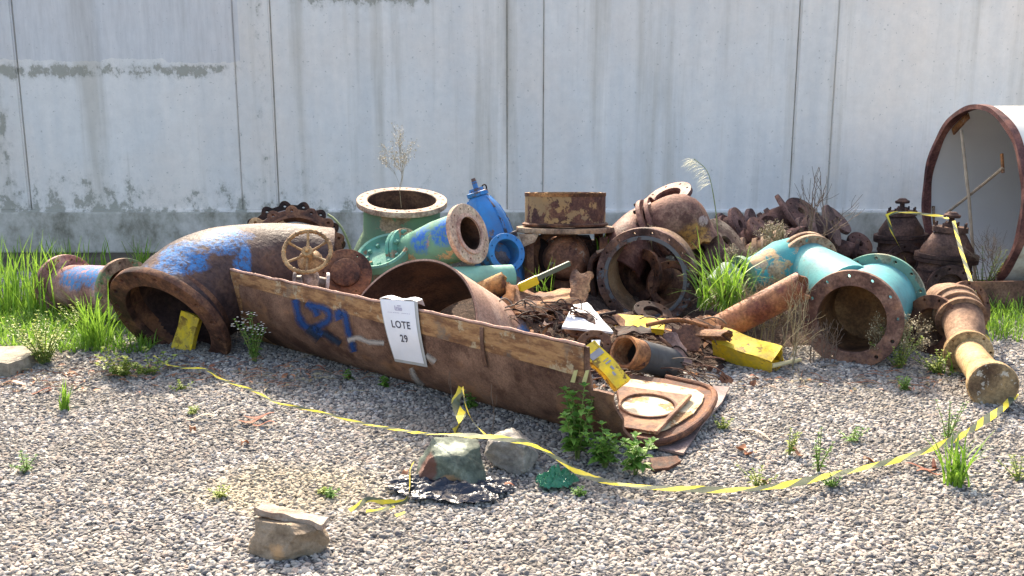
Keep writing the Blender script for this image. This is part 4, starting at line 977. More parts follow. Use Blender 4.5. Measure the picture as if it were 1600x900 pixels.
m = MB(); m.flange(c, nn, .175, .1, .03, 10, .011, .15); m.build('side_flange', M['brown'], t)
m = MB(); m.tube([c, c-nn*.12, f2+Vector((0,.12,-.02))], [.115, .1, .09], .012, 36); m.build('side_branch', tb, t)
c = at(1512, 482, 5.75); 
t = thing('standing_flange_loop', (c.x, c.y, 0), 'dark round flange standing behind the tan pipe below the nearer gate valve', 'flange')
m = MB(); m.flange(c, ncam(.35,.1,.9), .16, .115, .03, 10, .01); m.build('ring', M['brown'], t)

# ------------------------------------------------------------------ open right end: manhole plate, pipe stub, sheets
po = gnd(1055, 655, .05); 
def gpl(px, py, z): return gnd(px, py, z)
cream = rusty('cream_rusty', ((.12,.06,.035), (.3,.16,.07), (.5,.32,.15)), paint=(.66,.52,.32), amt=.6, psc=5, bump=.3)
zt = .16
def tri_solid(mb, pts, th):
    k = len(pts); mb.add(pts+[p-Vector((0,0,th)) for p in pts], [tuple(range(k)), tuple(reversed(range(k, 2*k)))]+[(i, i+k, (i+1)%k+k, (i+1)%k) for i in range(k)])
def poly_plate(name, px, zs, th, mat, parent):
    pts = [gpl(x, y, z) for (x, y), z in zip(px, zs)]
    if (pts[1]-pts[0]).cross(pts[2]-pts[1]).z < 0: pts.reverse()
    m = MB(); tri_solid(m, pts, th); return m.build(name, mat, parent)
t = thing('manhole_hatch', gpl(1030, 655, 0), 'cream and rust tank end plate with a round manhole cover, right of the half pipe', 'tank end')
def hz(y): return .045+.075*(700-y)/110
def pl2(px, dz): 
    pts = [gpl(x, y, hz(y)+dz) for x, y in px]
    if (pts[1]-pts[0]).cross(pts[3]-pts[1]).z < 0: pts.reverse()
    return pts
out = [(962,598),(985,585),(1040,592),(1095,604),(1113,612),(1113,628),(1098,650),(1078,668),(1052,682),(1022,688),(992,684),(975,672)]
m = MB(); tri_solid(m, pl2(out, 0), .03); m.build('end_plate', rusty('dark_brown_plate', BROWN, bump=.6), t)
inn = [(966,606),(986,592),(1040,599),(1088,609),(1100,617),(1097,628),(1084,645),(1064,658),(1040,670),(1016,676),(992,672),(978,662)]
m = MB(); tri_solid(m, pl2(inn, .007), .006); m.build('painted_face', cream, t)
rimp = [gpl(p.x, p.y, hz(p.y)-.004) for p in smooth_path([Vector(q+(0,)) for q in [(1040,590),(1095,602),(1114,612),(1115,628),(1100,652),(1078,670),(1052,684),(1022,690),(988,685)]], 5)]
m = MB(); m.tube(rimp, .015, None, 10); m.build('rolled_edge', M['brown'], t)
mc = gpl(1012, 636, hz(636)+.012); sx_ = 46/F*((mc-EYE).dot(FW)); hn = Vector((0,-.11,1)).normalized()
ringc = rusty('ring_brown', ((.1,.05,.035), (.22,.12,.075), (.34,.20,.13)), bump=.3)
sq = [(p.x-mc.x, (p.y-mc.y)) for p in pl2([(966,604),(1077,619),(1026,677),(970,668)], .012)]
m = MB(); m.plate([sq, circ(sx_*.93, 64)], .006, mc+hn*.002, hn, .001, u=(1,0,0)); m.build('frame_plate', ringc, t)
m = MB(); m.lathe(mc, hn, [(-.004, .001), (-.004, sx_*.90), (.002, sx_*.88), (.002, .001)], 56); m.build('manhole_cover', rusty('cream_cover', ((.2,.1,.05), (.42,.22,.1), (.55,.35,.18)), paint=(.70,.57,.38), amt=.66, psc=8, bump=.3), t)
m = MB(); m.lathe(mc, hn, [(.003, sx_*.90), (.003, sx_*1.0), (.013, sx_*.985), (.013, sx_*.91)], 64); m.build('manhole_ring', ringc, t)
A_, B_ = gpl(1078,619, hz(619)+.018), gpl(1024,678, hz(678)+.018); q_ = (B_-A_).normalized(); Mx = Matrix((q_, Vector((0,0,1)).cross(q_).normalized(), q_.cross(Vector((0,0,1)).cross(q_).normalized()))).transposed()
m = MB(); m.box((A_+B_)/2+Vector((0,0,.004)), ((B_-A_).length, .018, .016), Mx, .002); m.build('frame_bar', ringc, t)
t = thing('lower_sheet', gpl(1100, 650, 0), 'flat purplish sheet sticking out below the manhole tank end', 'steel sheet')
poly_plate('sheet', [(1060,600),(1140,604),(1128,628),(1098,662),(1068,708),(1030,700),(1040,660)], [.05,.045,.04,.03,.02,.02,.03], .01, rusty('sheet_purple', ((.13,.09,.085), (.22,.16,.15), (.34,.27,.27)), sc=4, bump=.25, rough=.45), t)
t = thing('curved_end_scrap', gpl(1030, 722, 0), 'small curved rusty scrap on the gravel under the manhole tank end', 'scrap steel')
poly_plate('sheet', [(1015,715),(1058,712),(1064,720),(1045,730),(1020,733)], [.03,.04,.03,.02,.015], .012, M['brown'], t)
# pipe stub with dark wrap
s0 = at(975, 549, 4.62); s1 = at(1062, 572, 4.95); sd_ = (s1-s0).normalized()
t = thing('wrapped_pipe_stub', (s0.x, s0.y, 0), 'short open rusty pipe with black wrap resting above the manhole tank end', 'pipe')
m = MB(); m.tube([s0, s0+sd_*.05, s0+sd_*.12], [.078, .076, .074], .013, 48, lambda a, i: .004*math.sin(a*5)); m.build('rusty_end', rusty('orange_stub', ((.12,.05,.025), (.28,.13,.06), (.40,.24,.13)), sc=14, bump=.7), t)
m = MB(); m.tube([s0+sd_*.115+sd_*.3*k/6 for k in range(7)], [.0755+.0015*(k % 2) for k in range(7)], .012, 48); m.build('black_wrap', simple('black_wrap', (.05,.052,.055), .55, .4, .7, 14), t)
t = thing('small_oval_flange', at(925,528,4.7), 'dark oval flange with pale bolt holes beside the open pipe stub', 'flange')
m = MB(); m.flange(at(928,540,4.72), ncam(-.2,.55,.8), .085, .045, .015, 6, .008, .068); m.build('flange', M['darkin'], t)
# white board
t = torn_sheet('white_board_fragment', [[at(895,478,5.3), at(918,474,5.3)], [at(878,512,5.0), at(958,520,5.02)]], .012, simple('white_board', (.62,.62,.63), .6, .08), 'broken white board fragment under the torn channel', 'board', .0015, 4)
t = torn_sheet('white_cup_scrap', [[at(924,532,4.55), at(938,532,4.55)], [at(922,546,4.5), at(936,546,4.5)]], .01, simple('white_scrap', (.75,.75,.75), .5, .05), 'small white scrap beside the yellow slanting sheet', 'scrap', .004, 6)
# yellow slanting sheet sticking out of the trough
c = at(945, 572, 4.25)
t, Mx = panelbox('yellow_sign_box', c, .235, .085, .03, ncam(.60,-.62,.3), ncam(.25,.45,.85), 'bright yellow flat box with grey print sticking out of the trough end', 'casing', 'yellow sheet casings', False, mat=yellowmat('bright_yellow'))
X_, Y_, Z_ = Mx.col[0], Mx.col[1], Mx.col[2]; gp = simple('grey_print', (.25,.25,.26), .6)
m = MB()
for (a, b, L_, W_) in ((.03, .01, .02, .012), (.055, -.005, .02, .012), (-.06, .0, .03, .07), (.0, .015, .008, .03), (-.015, .015, .004, .03)):
    m.box(c+X_*a+Y_*b+Z_*.0195, (L_, W_, .001), Mx)
m.build('grey_print', gp, t)
panelbox('yellow_casing', at(1000, 507, 5.25), .26, .1, .03, ncam(.97,-.08,.2), ncam(0,.8,.55), 'flattened yellow casing half buried behind the wrapped pipe stub', 'casing', 'yellow sheet casings')
# yellow box with stick
c = at(1168, 553, 5.08); c.z = .085
t, Mx = panelbox('yellow_casing', c, .34, .12, .105, Vector((.74,-.62,-.14)), Vector((-.1,-.55,.83)), 'long dented yellow box lying on gravel, a pale stick at its end', 'casing', 'yellow sheet casings')
t = thing('pale_stick', gnd(1235, 565, .03), 'short pale stick poking from the open end of the long yellow box', 'stick')
m = MB(); m.tube([gnd(1205,572,.05), gnd(1250,562,.03)], [.013, .011], None, 8); m.build('stick', simple('bamboo', (.62,.52,.28), .6), t)

# loose rusty sheets and straps in the debris
ds = [((1050,515),(1100,510),(1045,560),(1090,548), 5.0, 'curled dark red rusty sheet behind the black wrapped stub'),
      ((930,485),(985,500),(925,500),(980,515), 5.2, 'thin brown sheet strip left of the flattened yellow casing'),
      ((1040,520),(1060,525),(1062,570),(1085,580), 4.85, 'rusty folded flap leaning on the black wrapped stub'),
      ((1065,500),(1120,495),(1070,515),(1125,520), 5.3, 'rusty flake sheet at the foot of the diagonal pipe'),
      ((960,515),(1015,512),(965,525),(1020,524), 5.0, 'dark flat strap lying over the flattened yellow casing')]
for i, (a, b, c_, d_, Y, lb) in enumerate(ds):
    torn_sheet('rusty_sheet_scrap', [[at(*a, Y+.1), at((a[0]+b[0])/2, (a[1]+b[1])/2-4, Y+.08), at(*b, Y+.1)], [at(*c_, Y-.02), at((c_[0]+d_[0])/2, (c_[1]+d_[1])/2-5, Y), at(*d_, Y-.02)]], .006, [M['brown'], scaly, M['purple'], M['orange'], M['dark']][i], lb, 'scrap steel', .012, 20+i, 'rusty sheet scraps in the debris')
# tangled strips: uncountable
m = MB(); r2 = random.Random(4)
def pileh(px): return 0
for k in range(110):
    px, py = r2.choice([(r2.uniform(900,1130), r2.uniform(498,520)), (r2.uniform(1030,1120), r2.uniform(520,600)), (r2.uniform(790,930), r2.uniform(470,500)), (r2.uniform(940,1010), r2.uniform(580,600))])
    Y = 5.25 - (py-500)/100*.55 + r2.uniform(-.1, .1)
    if px < 930: Y = 5.15
    p = at(px, py, Y); a = r2.uniform(-.7, .5); L_ = r2.uniform(.05, .22); d = Vector((math.cos(a), math.sin(a)*.6, r2.uniform(-.3, .15)))
    q = Vector((r2.uniform(-.03,.03), r2.uniform(-.03,.03), r2.uniform(.0,.04)))
    m.m = r2.choice([0, 0, 1, 2]); m.tube(bez(p-d*L_/2, p-d*L_*.2+q, p+d*L_*.2+q, p+d*L_/2-Vector((0,0,.02)), 5), r2.uniform(.0015, .005), None, 5)
tag(m.build('scrap_strips', [M['brown'], M['dark'], M['twig']], loc=at(1000, 510, 5.2)), 'tangle of thin rusty strips and sticks between the sheets', 'debris', kind='stuff')
# mound that carries the debris
m = MB()
def mound(cx, cy, rx, ry, h, seed, rot=0, N=44):
    vs = []; fs = []
    for j in range(N+1):
        for i in range(N+1):
            a = (i/N*2-1); b = (j/N*2-1); d = min(1, math.hypot(a, b)); x = cx+a*rx; y = cy+b*ry
            vs.append((x, y, h*max(0, (math.cos(d*math.pi)+1)/2)*(1+.5*noise.noise(Vector((x*5, y*5, seed)))) + .015*noise.noise(Vector((x*19, y*19, seed))) - .03*(d >= .97)))
    for j in range(N):
        for i in range(N): fs.append((j*(N+1)+i, j*(N+1)+i+1, (j+1)*(N+1)+i+1, (j+1)*(N+1)+i))
    return vs, fs
m = MB(); m.add(*mound(.62, 5.4, .75, .55, .17, 1)); m.add(*mound(.3, 6.3, 1.3, .7, .14, 2)); m.add(*mound(.25, 5.85, .4, .35, .14, 3)); m.add(*mound(1.9, 6.6, 1.4, .8, .12, 3)); m.add(*mound(1.5, 5.75, .55, .42, .12, 4))
n = NT('litter_soil'); v = n.coords(False); a = n.noise(v, 14, 8, .75); b = n.noise(v, 70, 5, .7)
c = n.mix(1.0, n.ramp(a, [(.35, (.035,.022,.018)), (.55, (.10,.065,.05)), (.7, (.2,.14,.11))]), n.ramp(b, [(.35, .5), (.65, 1.4)]), 'MULTIPLY')
M['litter'] = n.sset(c, .95, 0, n.bump(b, 1.0, .02), .2)
tag(m.build('debris_mound', M['litter'], loc=(0, 0, 0), smooth=60), 'dark rusty litter and soil filling the gaps under the scrap pile', 'debris', kind='stuff')

m = MB(); r5 = random.Random(9)
for k in range(420):
    x = r5.gauss(.62, .28); y = r5.gauss(5.25, .32) if r5.random() < .7 else r5.gauss(5.6, .3); 
    if r5.random() < .25: x = r5.gauss(.1, .25); y = r5.gauss(5.2, .12)
    if y < 4.65: continue
    z = .17*max(0, math.cos(min(1, math.hypot((x-.62)/.75, (y-5.4)/.55))*math.pi)*.5+.5)+r5.uniform(.0, .035)+(.14 if x < .35 and y < 5.5 else 0)
    L_ = r5.uniform(.012, .05); W_ = L_*r5.uniform(.25, .9); n0_ = Vector((r5.gauss(0,.6), r5.gauss(-.3,.6), 1)).normalized(); u_, v_, n_ = frame(n0_)
    a = r5.uniform(0, 6.28); U = u_*math.cos(a)+v_*math.sin(a); V = n_.cross(U); c = Vector((x, y, z)); N_ = r5.choice([5, 6, 7])
    top_ = []; K = []
    for q in range(N_):
        b = q*6.283/N_+r5.uniform(-.3, .3); rr2 = r5.uniform(.6, 1); top_.append(c+U*L_*rr2*math.cos(b)+V*W_*rr2*math.sin(b)+n_*.006*math.cos(b*2+k))
    m.m = r5.choice([0, 0, 1, 2, 3]); tri_solid(m, top_, .0025)
tag(m.build('scrap_flakes', [M['brown'], M['dark'], M['orange'], M['purple']], loc=(.6, 5.2, 0)), 'broken rust flakes littering the middle of the pile', 'debris', kind='stuff')

def bar(name, pts, r_, mat, label, flat=None):
    o = Vector(pts[0]); m = MB(); m.tube(smooth_path(pts, 5), r_, None, 8 if r_ > .008 else 6); return tag(m.build(name, mat, loc=o, smooth=50), label, 'scrap steel')
bar('bent_steel_bar', [at(872,512,5.2), at(905,500,5.2), at(962,488,5.25)], .011, M['dark'], 'dark bent bar sloping up behind the white board fragment')
bar('bent_steel_bar', [at(1030,528,4.95), at(1052,545,4.9), at(1070,578,4.85)], .010, M['brown'], 'brown bar leaning down over the black wrapped pipe stub')
bar('bent_steel_bar', [at(1010,508,5.1), at(1060,500,5.15), at(1105,512,5.2)], .012, M['orange'], 'orange brown bar lying across above the black wrapped pipe stub')
c = at(1090, 540, 5.1); t = thing('quarter_pipe_scrap', c, 'curved rusty quarter pipe scrap left of the long yellow box', 'scrap steel')
m = MB(); m.lathe(c, Vector((.8,-.5,.1)), [(0,.075),(0,.087),(.16,.087),(.16,.075)], 20, True, R(10), R(130), jit=lambda a, j: .012*math.sin(a*7+j)); m.build('shell', scaly, t)
c = at(905, 508, 5.1); t = thing('loose_flange', c, 'rusty loose flange lying tilted left of the white board fragment', 'flange')
m = MB(); m.flange(c, ncam(-.2,.7,.65), .085, .045, .02, 4, .010); m.build('flange', M['brown'], t)
c = at(1020, 490, 5.5); t = thing('loose_flange', c, 'dark loose flange lying low in front of the large dark ring', 'flange')
m = MB(); m.flange(c, ncam(.2,.8,.5), .11, .055, .025, 6, .010); m.build('flange', M['dark'], t)
for q, (x, y, Y, lb) in enumerate([(985,572,4.62,'rusty bolt just under the open end of the wrapped stub'), (1108,575,4.95,'rusty bolt on the gravel between the manhole plate and the long yellow box'), (1075,520,5.15,'rusty bolt lying on the brown sheets above the wrapped stub'), (870,478,5.42,'rusty bolt resting on the torn channel')]):
    c = at(x, y, Y); d = Vector((math.cos(q*2.1), math.sin(q*2.1), .15)).normalized(); t = thing('rusty_bolt', c, lb, 'bolt', 'loose rusty bolts')
    m = MB(); m.cyl(c, d, .009, .07, 10); m.build('shank', M['brown'], t); m = MB(); m.cyl(c-d*.012, d, .018, .014, 6, bev=.002); m.build('head', M['brown'], t)
# ------------------------------------------------------------------ rocks
def rock(name, c, dims, rot, seed, mat, label, cuts=9, rough=.03, sub=4, planes=None, group=None):
    bm = bmesh.new(); bmesh.ops.create_icosphere(bm, subdivisions=5, radius=1); r3 = random.Random(seed)
    pl = planes or [(Vector((r3.gauss(0,1), r3.gauss(0,1), r3.gauss(0,1))).normalized(), r3.uniform(.55, .82)) for _ in range(cuts)]
    Rm = Matrix.Rotation(rot, 3, 'Z'); c = Vector(c)
    for q in bm.verts:
        p = q.co.copy()*1.12
        for nn, d in pl:
            nn = Vector(nn).normalized(); k = p.dot(nn)
            if k > d: p -= nn*(k-d)*.94
        f = 1 + rough*(noise.noise(p*2.3+Vector((seed,0,0)))*2 + noise.noise(p*6+Vector((0,seed,0))) + .4*noise.noise(p*17))
        q.co = Rm @ Vector((p.x*dims[0]*f, p.y*dims[1]*f, p.z*dims[2]*f))
    bm.verts.index_update(); m = MB(); m.add([c+q.co for q in bm.verts], [[q.index for q in f.verts] for f in bm.faces]); bm.free()
    o = m.build(name, mat, loc=(c.x, c.y, c.z-dims[2]), smooth=28); return tag(o, label, 'rock', group)
def stonemat(name, stops, marks=(), sc=4, bump=.6, mloc=(0,0,0)):
    n = NT(name); v = n.coords(False); a = n.noise(v, sc/.15*.5, 8, .7); b = n.noise(v, 120, 5, .7)
    col = n.mix(1.0, n.ramp(a, stops), n.ramp(b, [(.3, .8), (.7, 1.15)]), 'MULTIPLY')
    for cc, rr, mc in marks:
        d = n.n('ShaderNodeVectorMath', operation='SUBTRACT', i_0=v, i_1=tuple(Vector(cc)-Vector(mloc))).outputs[0]
        d = n.n('ShaderNodeVectorMath', operation='DIVIDE', i_0=d, i_1=rr).outputs[0]
        L = n.n('ShaderNodeVectorMath', operation='LENGTH', i_0=d).outputs['Value']
        L = n.math('ADD', L, n.math('MULTIPLY', n.math('SUBTRACT', n.noise(v, 25, 5, .7), .5), .9))
        col = n.mix(n.ramp(L, [(.75, .9), (1.0, 0.0)]), col, mc)
    return n.sset(col, .8, 0, n.bump(n.math('ADD', a, n.math('MULTIPLY', b, .4)), bump, .01), .3)
# front block
c = gnd(448, 838, .06)
blk = stonemat('front_stone', [(.35, (.14,.10,.065)), (.55, (.27,.205,.14)), (.7, (.21,.175,.135))], [(c+Vector((-.03,-.1,-.01)), (.055,.06,.05), (.42,.25,.12))], mloc=(c.x, c.y, c.z-.075))
rock('stone_block', c, (.135, .09, .072), R(-8), 3, blk, 'tan wedge shaped broken stone block lying alone on the gravel at front left', rough=.055,
     planes=[((-.35,-.9,.3), .50), ((.05,.25,.97), .62), ((.75,-.62,-.1), .60), ((1,.1,.35), .86), ((-1,-.05,.12), .80), ((0,1,.1), .7), ((.5,-.5,.7), .78), ((0,0,-1), .7)])
slab_c = gnd(455, 806, .116)
t = MB(); Mx = Matrix.Rotation(R(-16), 3, 'Z') @ Matrix.Rotation(R(6), 3, 'Y')
bm = bmesh.new(); bmesh.ops.create_cube(bm, size=1); bmesh.ops.subdivide_edges(bm, edges=bm.edges[:], cuts=10, use_grid_fill=True); bm.verts.index_update()
vs = []
for q in bm.verts:
    p = Vector((q.co.x*.235, q.co.y*.05, q.co.z*.022)); p += Vector((noise.noise(p*30), noise.noise(p*30+Vector((3,1,2))), noise.noise(p*30+Vector((9,1,2)))))*.007; vs.append(slab_c+Mx@p)
t.add(vs, [[q.index for q in f.verts] for f in bm.faces]); bm.free()
o_ = t.build('mortar_slab', stonemat('mortar', [(.35, (.18,.10,.07)), (.5, (.33,.25,.19)), (.65, (.40,.34,.28))]), loc=slab_c, smooth=50)
tag(o_, 'thin pinkish mortar strip lying along the top of the tan stone block', 'stone fragment')
# green block
c = gnd(709, 728, .075)
grn = stonemat('green_stone', [(.34, (.035,.045,.035)), (.5, (.09,.11,.085)), (.66, (.18,.21,.165))], [(c+Vector((-.10,-.05,.0)), (.05,.09,.075), (.13,.055,.04)), (c+Vector((-.01,-.11,-.04)), (.075,.06,.035), (.24,.15,.08)),
     (c+Vector((-.01,-.01,.085)), (.09,.09,.035), (.46,.50,.40))], mloc=(c.x, c.y, c.z-.1))  # last mark paints the sunlit top pale; base darkened for shaded sides
rock('green_stone', c, (.145, .12, .092), R(-14), 8, grn, 'grey green stone block with reddish left side sitting on black plastic', rough=.055,
     planes=[((.08,-.18,.98), .70), ((-.9,-.3,.35), .72), ((-.15,-1,.1), .62), ((.85,-.45,.4), .62), ((.8,.5,.0), .72), ((0,1,.1), .8), ((0,0,-1), .8), ((.3,-.75,.65), .74)])
c = gnd(806, 706, .065)
gr = stonemat('grey_stone', [(.35, (.14,.125,.11)), (.5, (.26,.235,.205)), (.66, (.36,.33,.29))])
rock('grey_stone', c, (.105, .095, .08), R(20), 15, gr, 'rounded rough grey stone half in shade behind the caution tape', cuts=7, rough=.05)
# concrete slab at left and dark steel scraps
t = MB(); c = gnd(-62, 566, .03); bm = bmesh.new(); bmesh.ops.create_cube(bm, size=1); bmesh.ops.subdivide_edges(bm, edges=bm.edges[:], cuts=12, use_grid_fill=True); bm.verts.index_update(); vs = []
for q in bm.verts:
    p = Vector((q.co.x*.75, q.co.y*.32, q.co.z*.10)); p += Vector((noise.noise(p*9), noise.noise(p*9+Vector((3,1,2))), noise.noise(p*9+Vector((9,1,2)))*.5))*.025; vs.append(c+Matrix.Rotation(R(-6), 3, 'Z')@p)
t.add(vs, [[q.index for q in f.verts] for f in bm.faces]); bm.free()
tag(t.build('concrete_slab', stonemat('slab', [(.35, (.16,.135,.10)), (.55, (.30,.26,.20)), (.7, (.38,.34,.28))]), loc=c, smooth=50), 'pale broken concrete slab in the grass at the left edge', 'slab')
torn_sheet('dark_steel_channel', [[at(86,536,5.55), at(158,530,5.6)], [at(90,548,5.5), at(165,545,5.52)]], .03, M['dark'], 'short dark steel channel in the weeds left of the big elbow', 'scrap steel', .004, 31)
torn_sheet('grey_flat_sheet', [[at(95,555,5.42), at(165,552,5.42)], [at(100,568,5.25), at(190,562,5.3)]], .006, simple('greyish_sheet', (.30,.27,.27), .5), 'grey flat sheet on the ground in front of the dark steel channel', 'sheet', .006, 32)

# crumpled plastic
def crumple(name, c, rx, ry, h, mat, label, cat, seed, shape=1.0):
    m = MB(); N = 46; vs = []
    for j in range(N+1):
        for i in range(N+1):
            a = i/N*2-1; b = j/N*2-1
            # square to disc
            x = a*math.sqrt(1-b*b/2); y = b*math.sqrt(1-a*a/2); d = math.hypot(x, y)
            th_ = math.atan2(y, x); e = 1+.45*noise.noise(Vector((math.cos(th_)*1.6, math.sin(th_)*1.6, seed)))+.22*noise.noise(Vector((math.cos(th_)*6, math.sin(th_)*6, seed))); p = Vector((x*3.1, y*3.1, seed))
            z = h*(1-d**shape*.85)*(.55+.9*abs(noise.noise(p))+.5*abs(noise.noise(p*2.3)))+.010*abs(noise.noise(p*6))
            vs.append((c[0]+x*rx*e, c[1]+y*ry*e, c[2]+z))
    fs = [(j*(N+1)+i, j*(N+1)+i+1, (j+1)*(N+1)+i+1, (j+1)*(N+1)+i) for j in range(N) for i in range(N)]
    m.add(vs, fs); return tag(m.build(name, mat, loc=c, smooth=50), label, cat)
n = NT('black_plastic'); v = n.coords(False)
M['blackpl'] = n.sset((.012,.016,.028), .3, 0, n.bump(n.noise(v, 22, 4, .5, 1.5), .8, .012), .45)
crumple('black_plastic_sheet', gnd(704, 762, .014), .24, .115, .045, M['blackpl'], 'crumpled shiny black plastic bag spread under the green stone', 'plastic bag', 3, 2)
n = NT('green_plastic'); v = n.coords(False); n.link(.25, n.b.inputs['Transmission Weight'])
M['greenpl'] = n.sset((.015,.20,.10), .3, 0, n.bump(n.noise(v, 35, 5, .6, 1.5), .7, .008), .5)
crumple('green_plastic_bag', gnd(867, 757, .01), .072, .055, .065, M['greenpl'], 'small crumpled green plastic bag on the gravel below the leafy plant', 'plastic bag', 11, 1.4)

# ------------------------------------------------------------------ caution tape
n = NT('caution_tape'); uv = n.n('ShaderNodeUVMap').outputs[0]; s_ = n.n('ShaderNodeSeparateXYZ', i_0=uv)
k = n.math('FRACT', n.math('ADD', n.math('MULTIPLY', s_.outputs[0], 5.2), n.math('MULTIPLY', s_.outputs[1], .55)))
v = n.coords(False); dirt = n.noise(v, 12, 6, .7)
c = n.mix(n.ramp(k, [(.47, 0.0), (.5, 1.0)]), (.78,.60,.03), (.05,.065,.04))
c = n.mix(n.ramp(dirt, [(.42, .1), (.68, .55)]), c, (.24,.24,.15))
M['tape'] = n.sset(c, .65, 0, None, .2)
def tape(name, pts, label, w0=.05, tw=None, sag=0, group='lengths of caution tape', n_=10, seed=0, wf=None):
    P = smooth_path(pts, n_); m = MB(); m.uv = []; D = 0; N = len(P); vs = []
    for i, p in enumerate(P):
        if i: D += (P[i]-P[i-1]).length
        T = (P[min(i+1, N-1)]-P[max(i-1, 0)]).normalized()
        a = -((tw(i/(N-1)) if tw else .6) + .3*noise.noise(Vector((i*.13, seed, 1))))
        side = T.cross(Vector((0,0,1))).normalized(); up_ = side.cross(T); q = side*math.cos(a)+up_*math.sin(a)
        ww = w0*(.78+.35*noise.noise(Vector((i*.09, seed, 9))))*(wf(i/(N-1)) if wf else 1)
        for s in (-.5, 0, .5):
            vs.append(p+q*ww*s + side.cross(q)*0 + up_*(.003*math.cos(s*6)*noise.noise(Vector((i*.4, s, 3))))); m.uv.append((D, s+.5))
    lay = len(vs); 
    m.v = [Vector(x) for x in vs]
    for i in range(N-1):
        for k_ in (0, 1):
            m.f.append((3*i+k_, 3*i+k_+1, 3*i+4+k_, 3*i+3+k_)); m.mi.append(0)
    return tag(m.build(name, M['tape'], loc=P[0], smooth=60), label, 'tape', group)
g0 = lambda x, y, z=.03: gnd(x, y, z)
tape('caution_tape', [g0(240,556,.04), g0(268,572), g0(320,577,.05), g0(345,592), g0(400,612), g0(430,628,.03), g0(500,644), g0(560,660,.03), g0(620,671,.08), g0(660,677,.15), g0(700,679,.19), g0(745,681,.20), g0(790,686,.20), g0(830,694,.18), g0(870,716,.11), g0(905,738,.06), g0(950,753,.05), g0(1010,761,.05), g0(1080,764,.045), g0(1150,765,.045), g0(1220,759,.045), g0(1290,744,.045), g0(1350,731,.045), g0(1410,716,.04), g0(1460,699,.06), g0(1510,676,.07), g0(1545,652,.06), g0(1568,636,.05), g0(1588,615,.05)],
     'long yellow and black caution tape running across the gravel in front of the whole pile', .036, lambda t: .3+.1*math.sin(t*30) if t > .33 else .6, wf=lambda t: 1 if t > .36 else .4)
tape('caution_tape', [at(1384,337,7.1), at(1400,332,7.1), at(1420,332,7.0), at(1470,338,6.8), at(1482,342,6.6)], 'caution tape strung between the tops of the two dark gate valves', .022, lambda t: .9, seed=3)
tape('caution_tape', [at(1386,337,7.08), at(1395,365,7.0), at(1408,390,7.0), at(1417,412,7.0)], 'caution tape hanging down over the farther gate valve', .026, lambda t: .2, seed=6)
tape('caution_tape', [at(1490,345,6.55), at(1500,385,6.3), at(1514,430,6.0), at(1528,475,5.6), at(1540,520,5.2), at(1548,548,5.0)], 'pale taut caution tape falling from the nearer gate valve to the right edge grass', .028, lambda t: .3, seed=8)
tape('caution_tape', [g0(722,606,.22), g0(712,630,.15), g0(722,655,.13), g0(710,676,.12)], 'knotted caution tape bunch standing against the half pipe behind the green stone', .05, lambda t: 1.2+t*4, seed=12)
tape('caution_tape', [g0(722,606,.22), g0(730,640,.18), g0(742,662,.16), g0(765,686,.14)], 'loose caution tape strand dropping right from the knotted bunch', .025, lambda t: 1.0+t*2, seed=14)
tape('caution_tape', [g0(546,798,.03), g0(560,790,.035), g0(575,780,.03), g0(600,784,.035), g0(632,783,.03), g0(640,765,.04), g0(640,740,.05), g0(646,722,.05)], 'torn caution tape scrap curling on the gravel left of the black plastic', .022, lambda t: .3+t*2, seed=17)
tape('caution_tape', [g0(572,799,.03), g0(595,797,.035), g0(615,790,.02)], 'short yellow tape shred next to the torn scrap', .022, lambda t: .4, seed=19)
tape('caution_tape', [g0(618,806,.03), g0(634,801,.03)], 'tiny pale yellow tape shred nearest the camera', .022, lambda t: .2, seed=21)

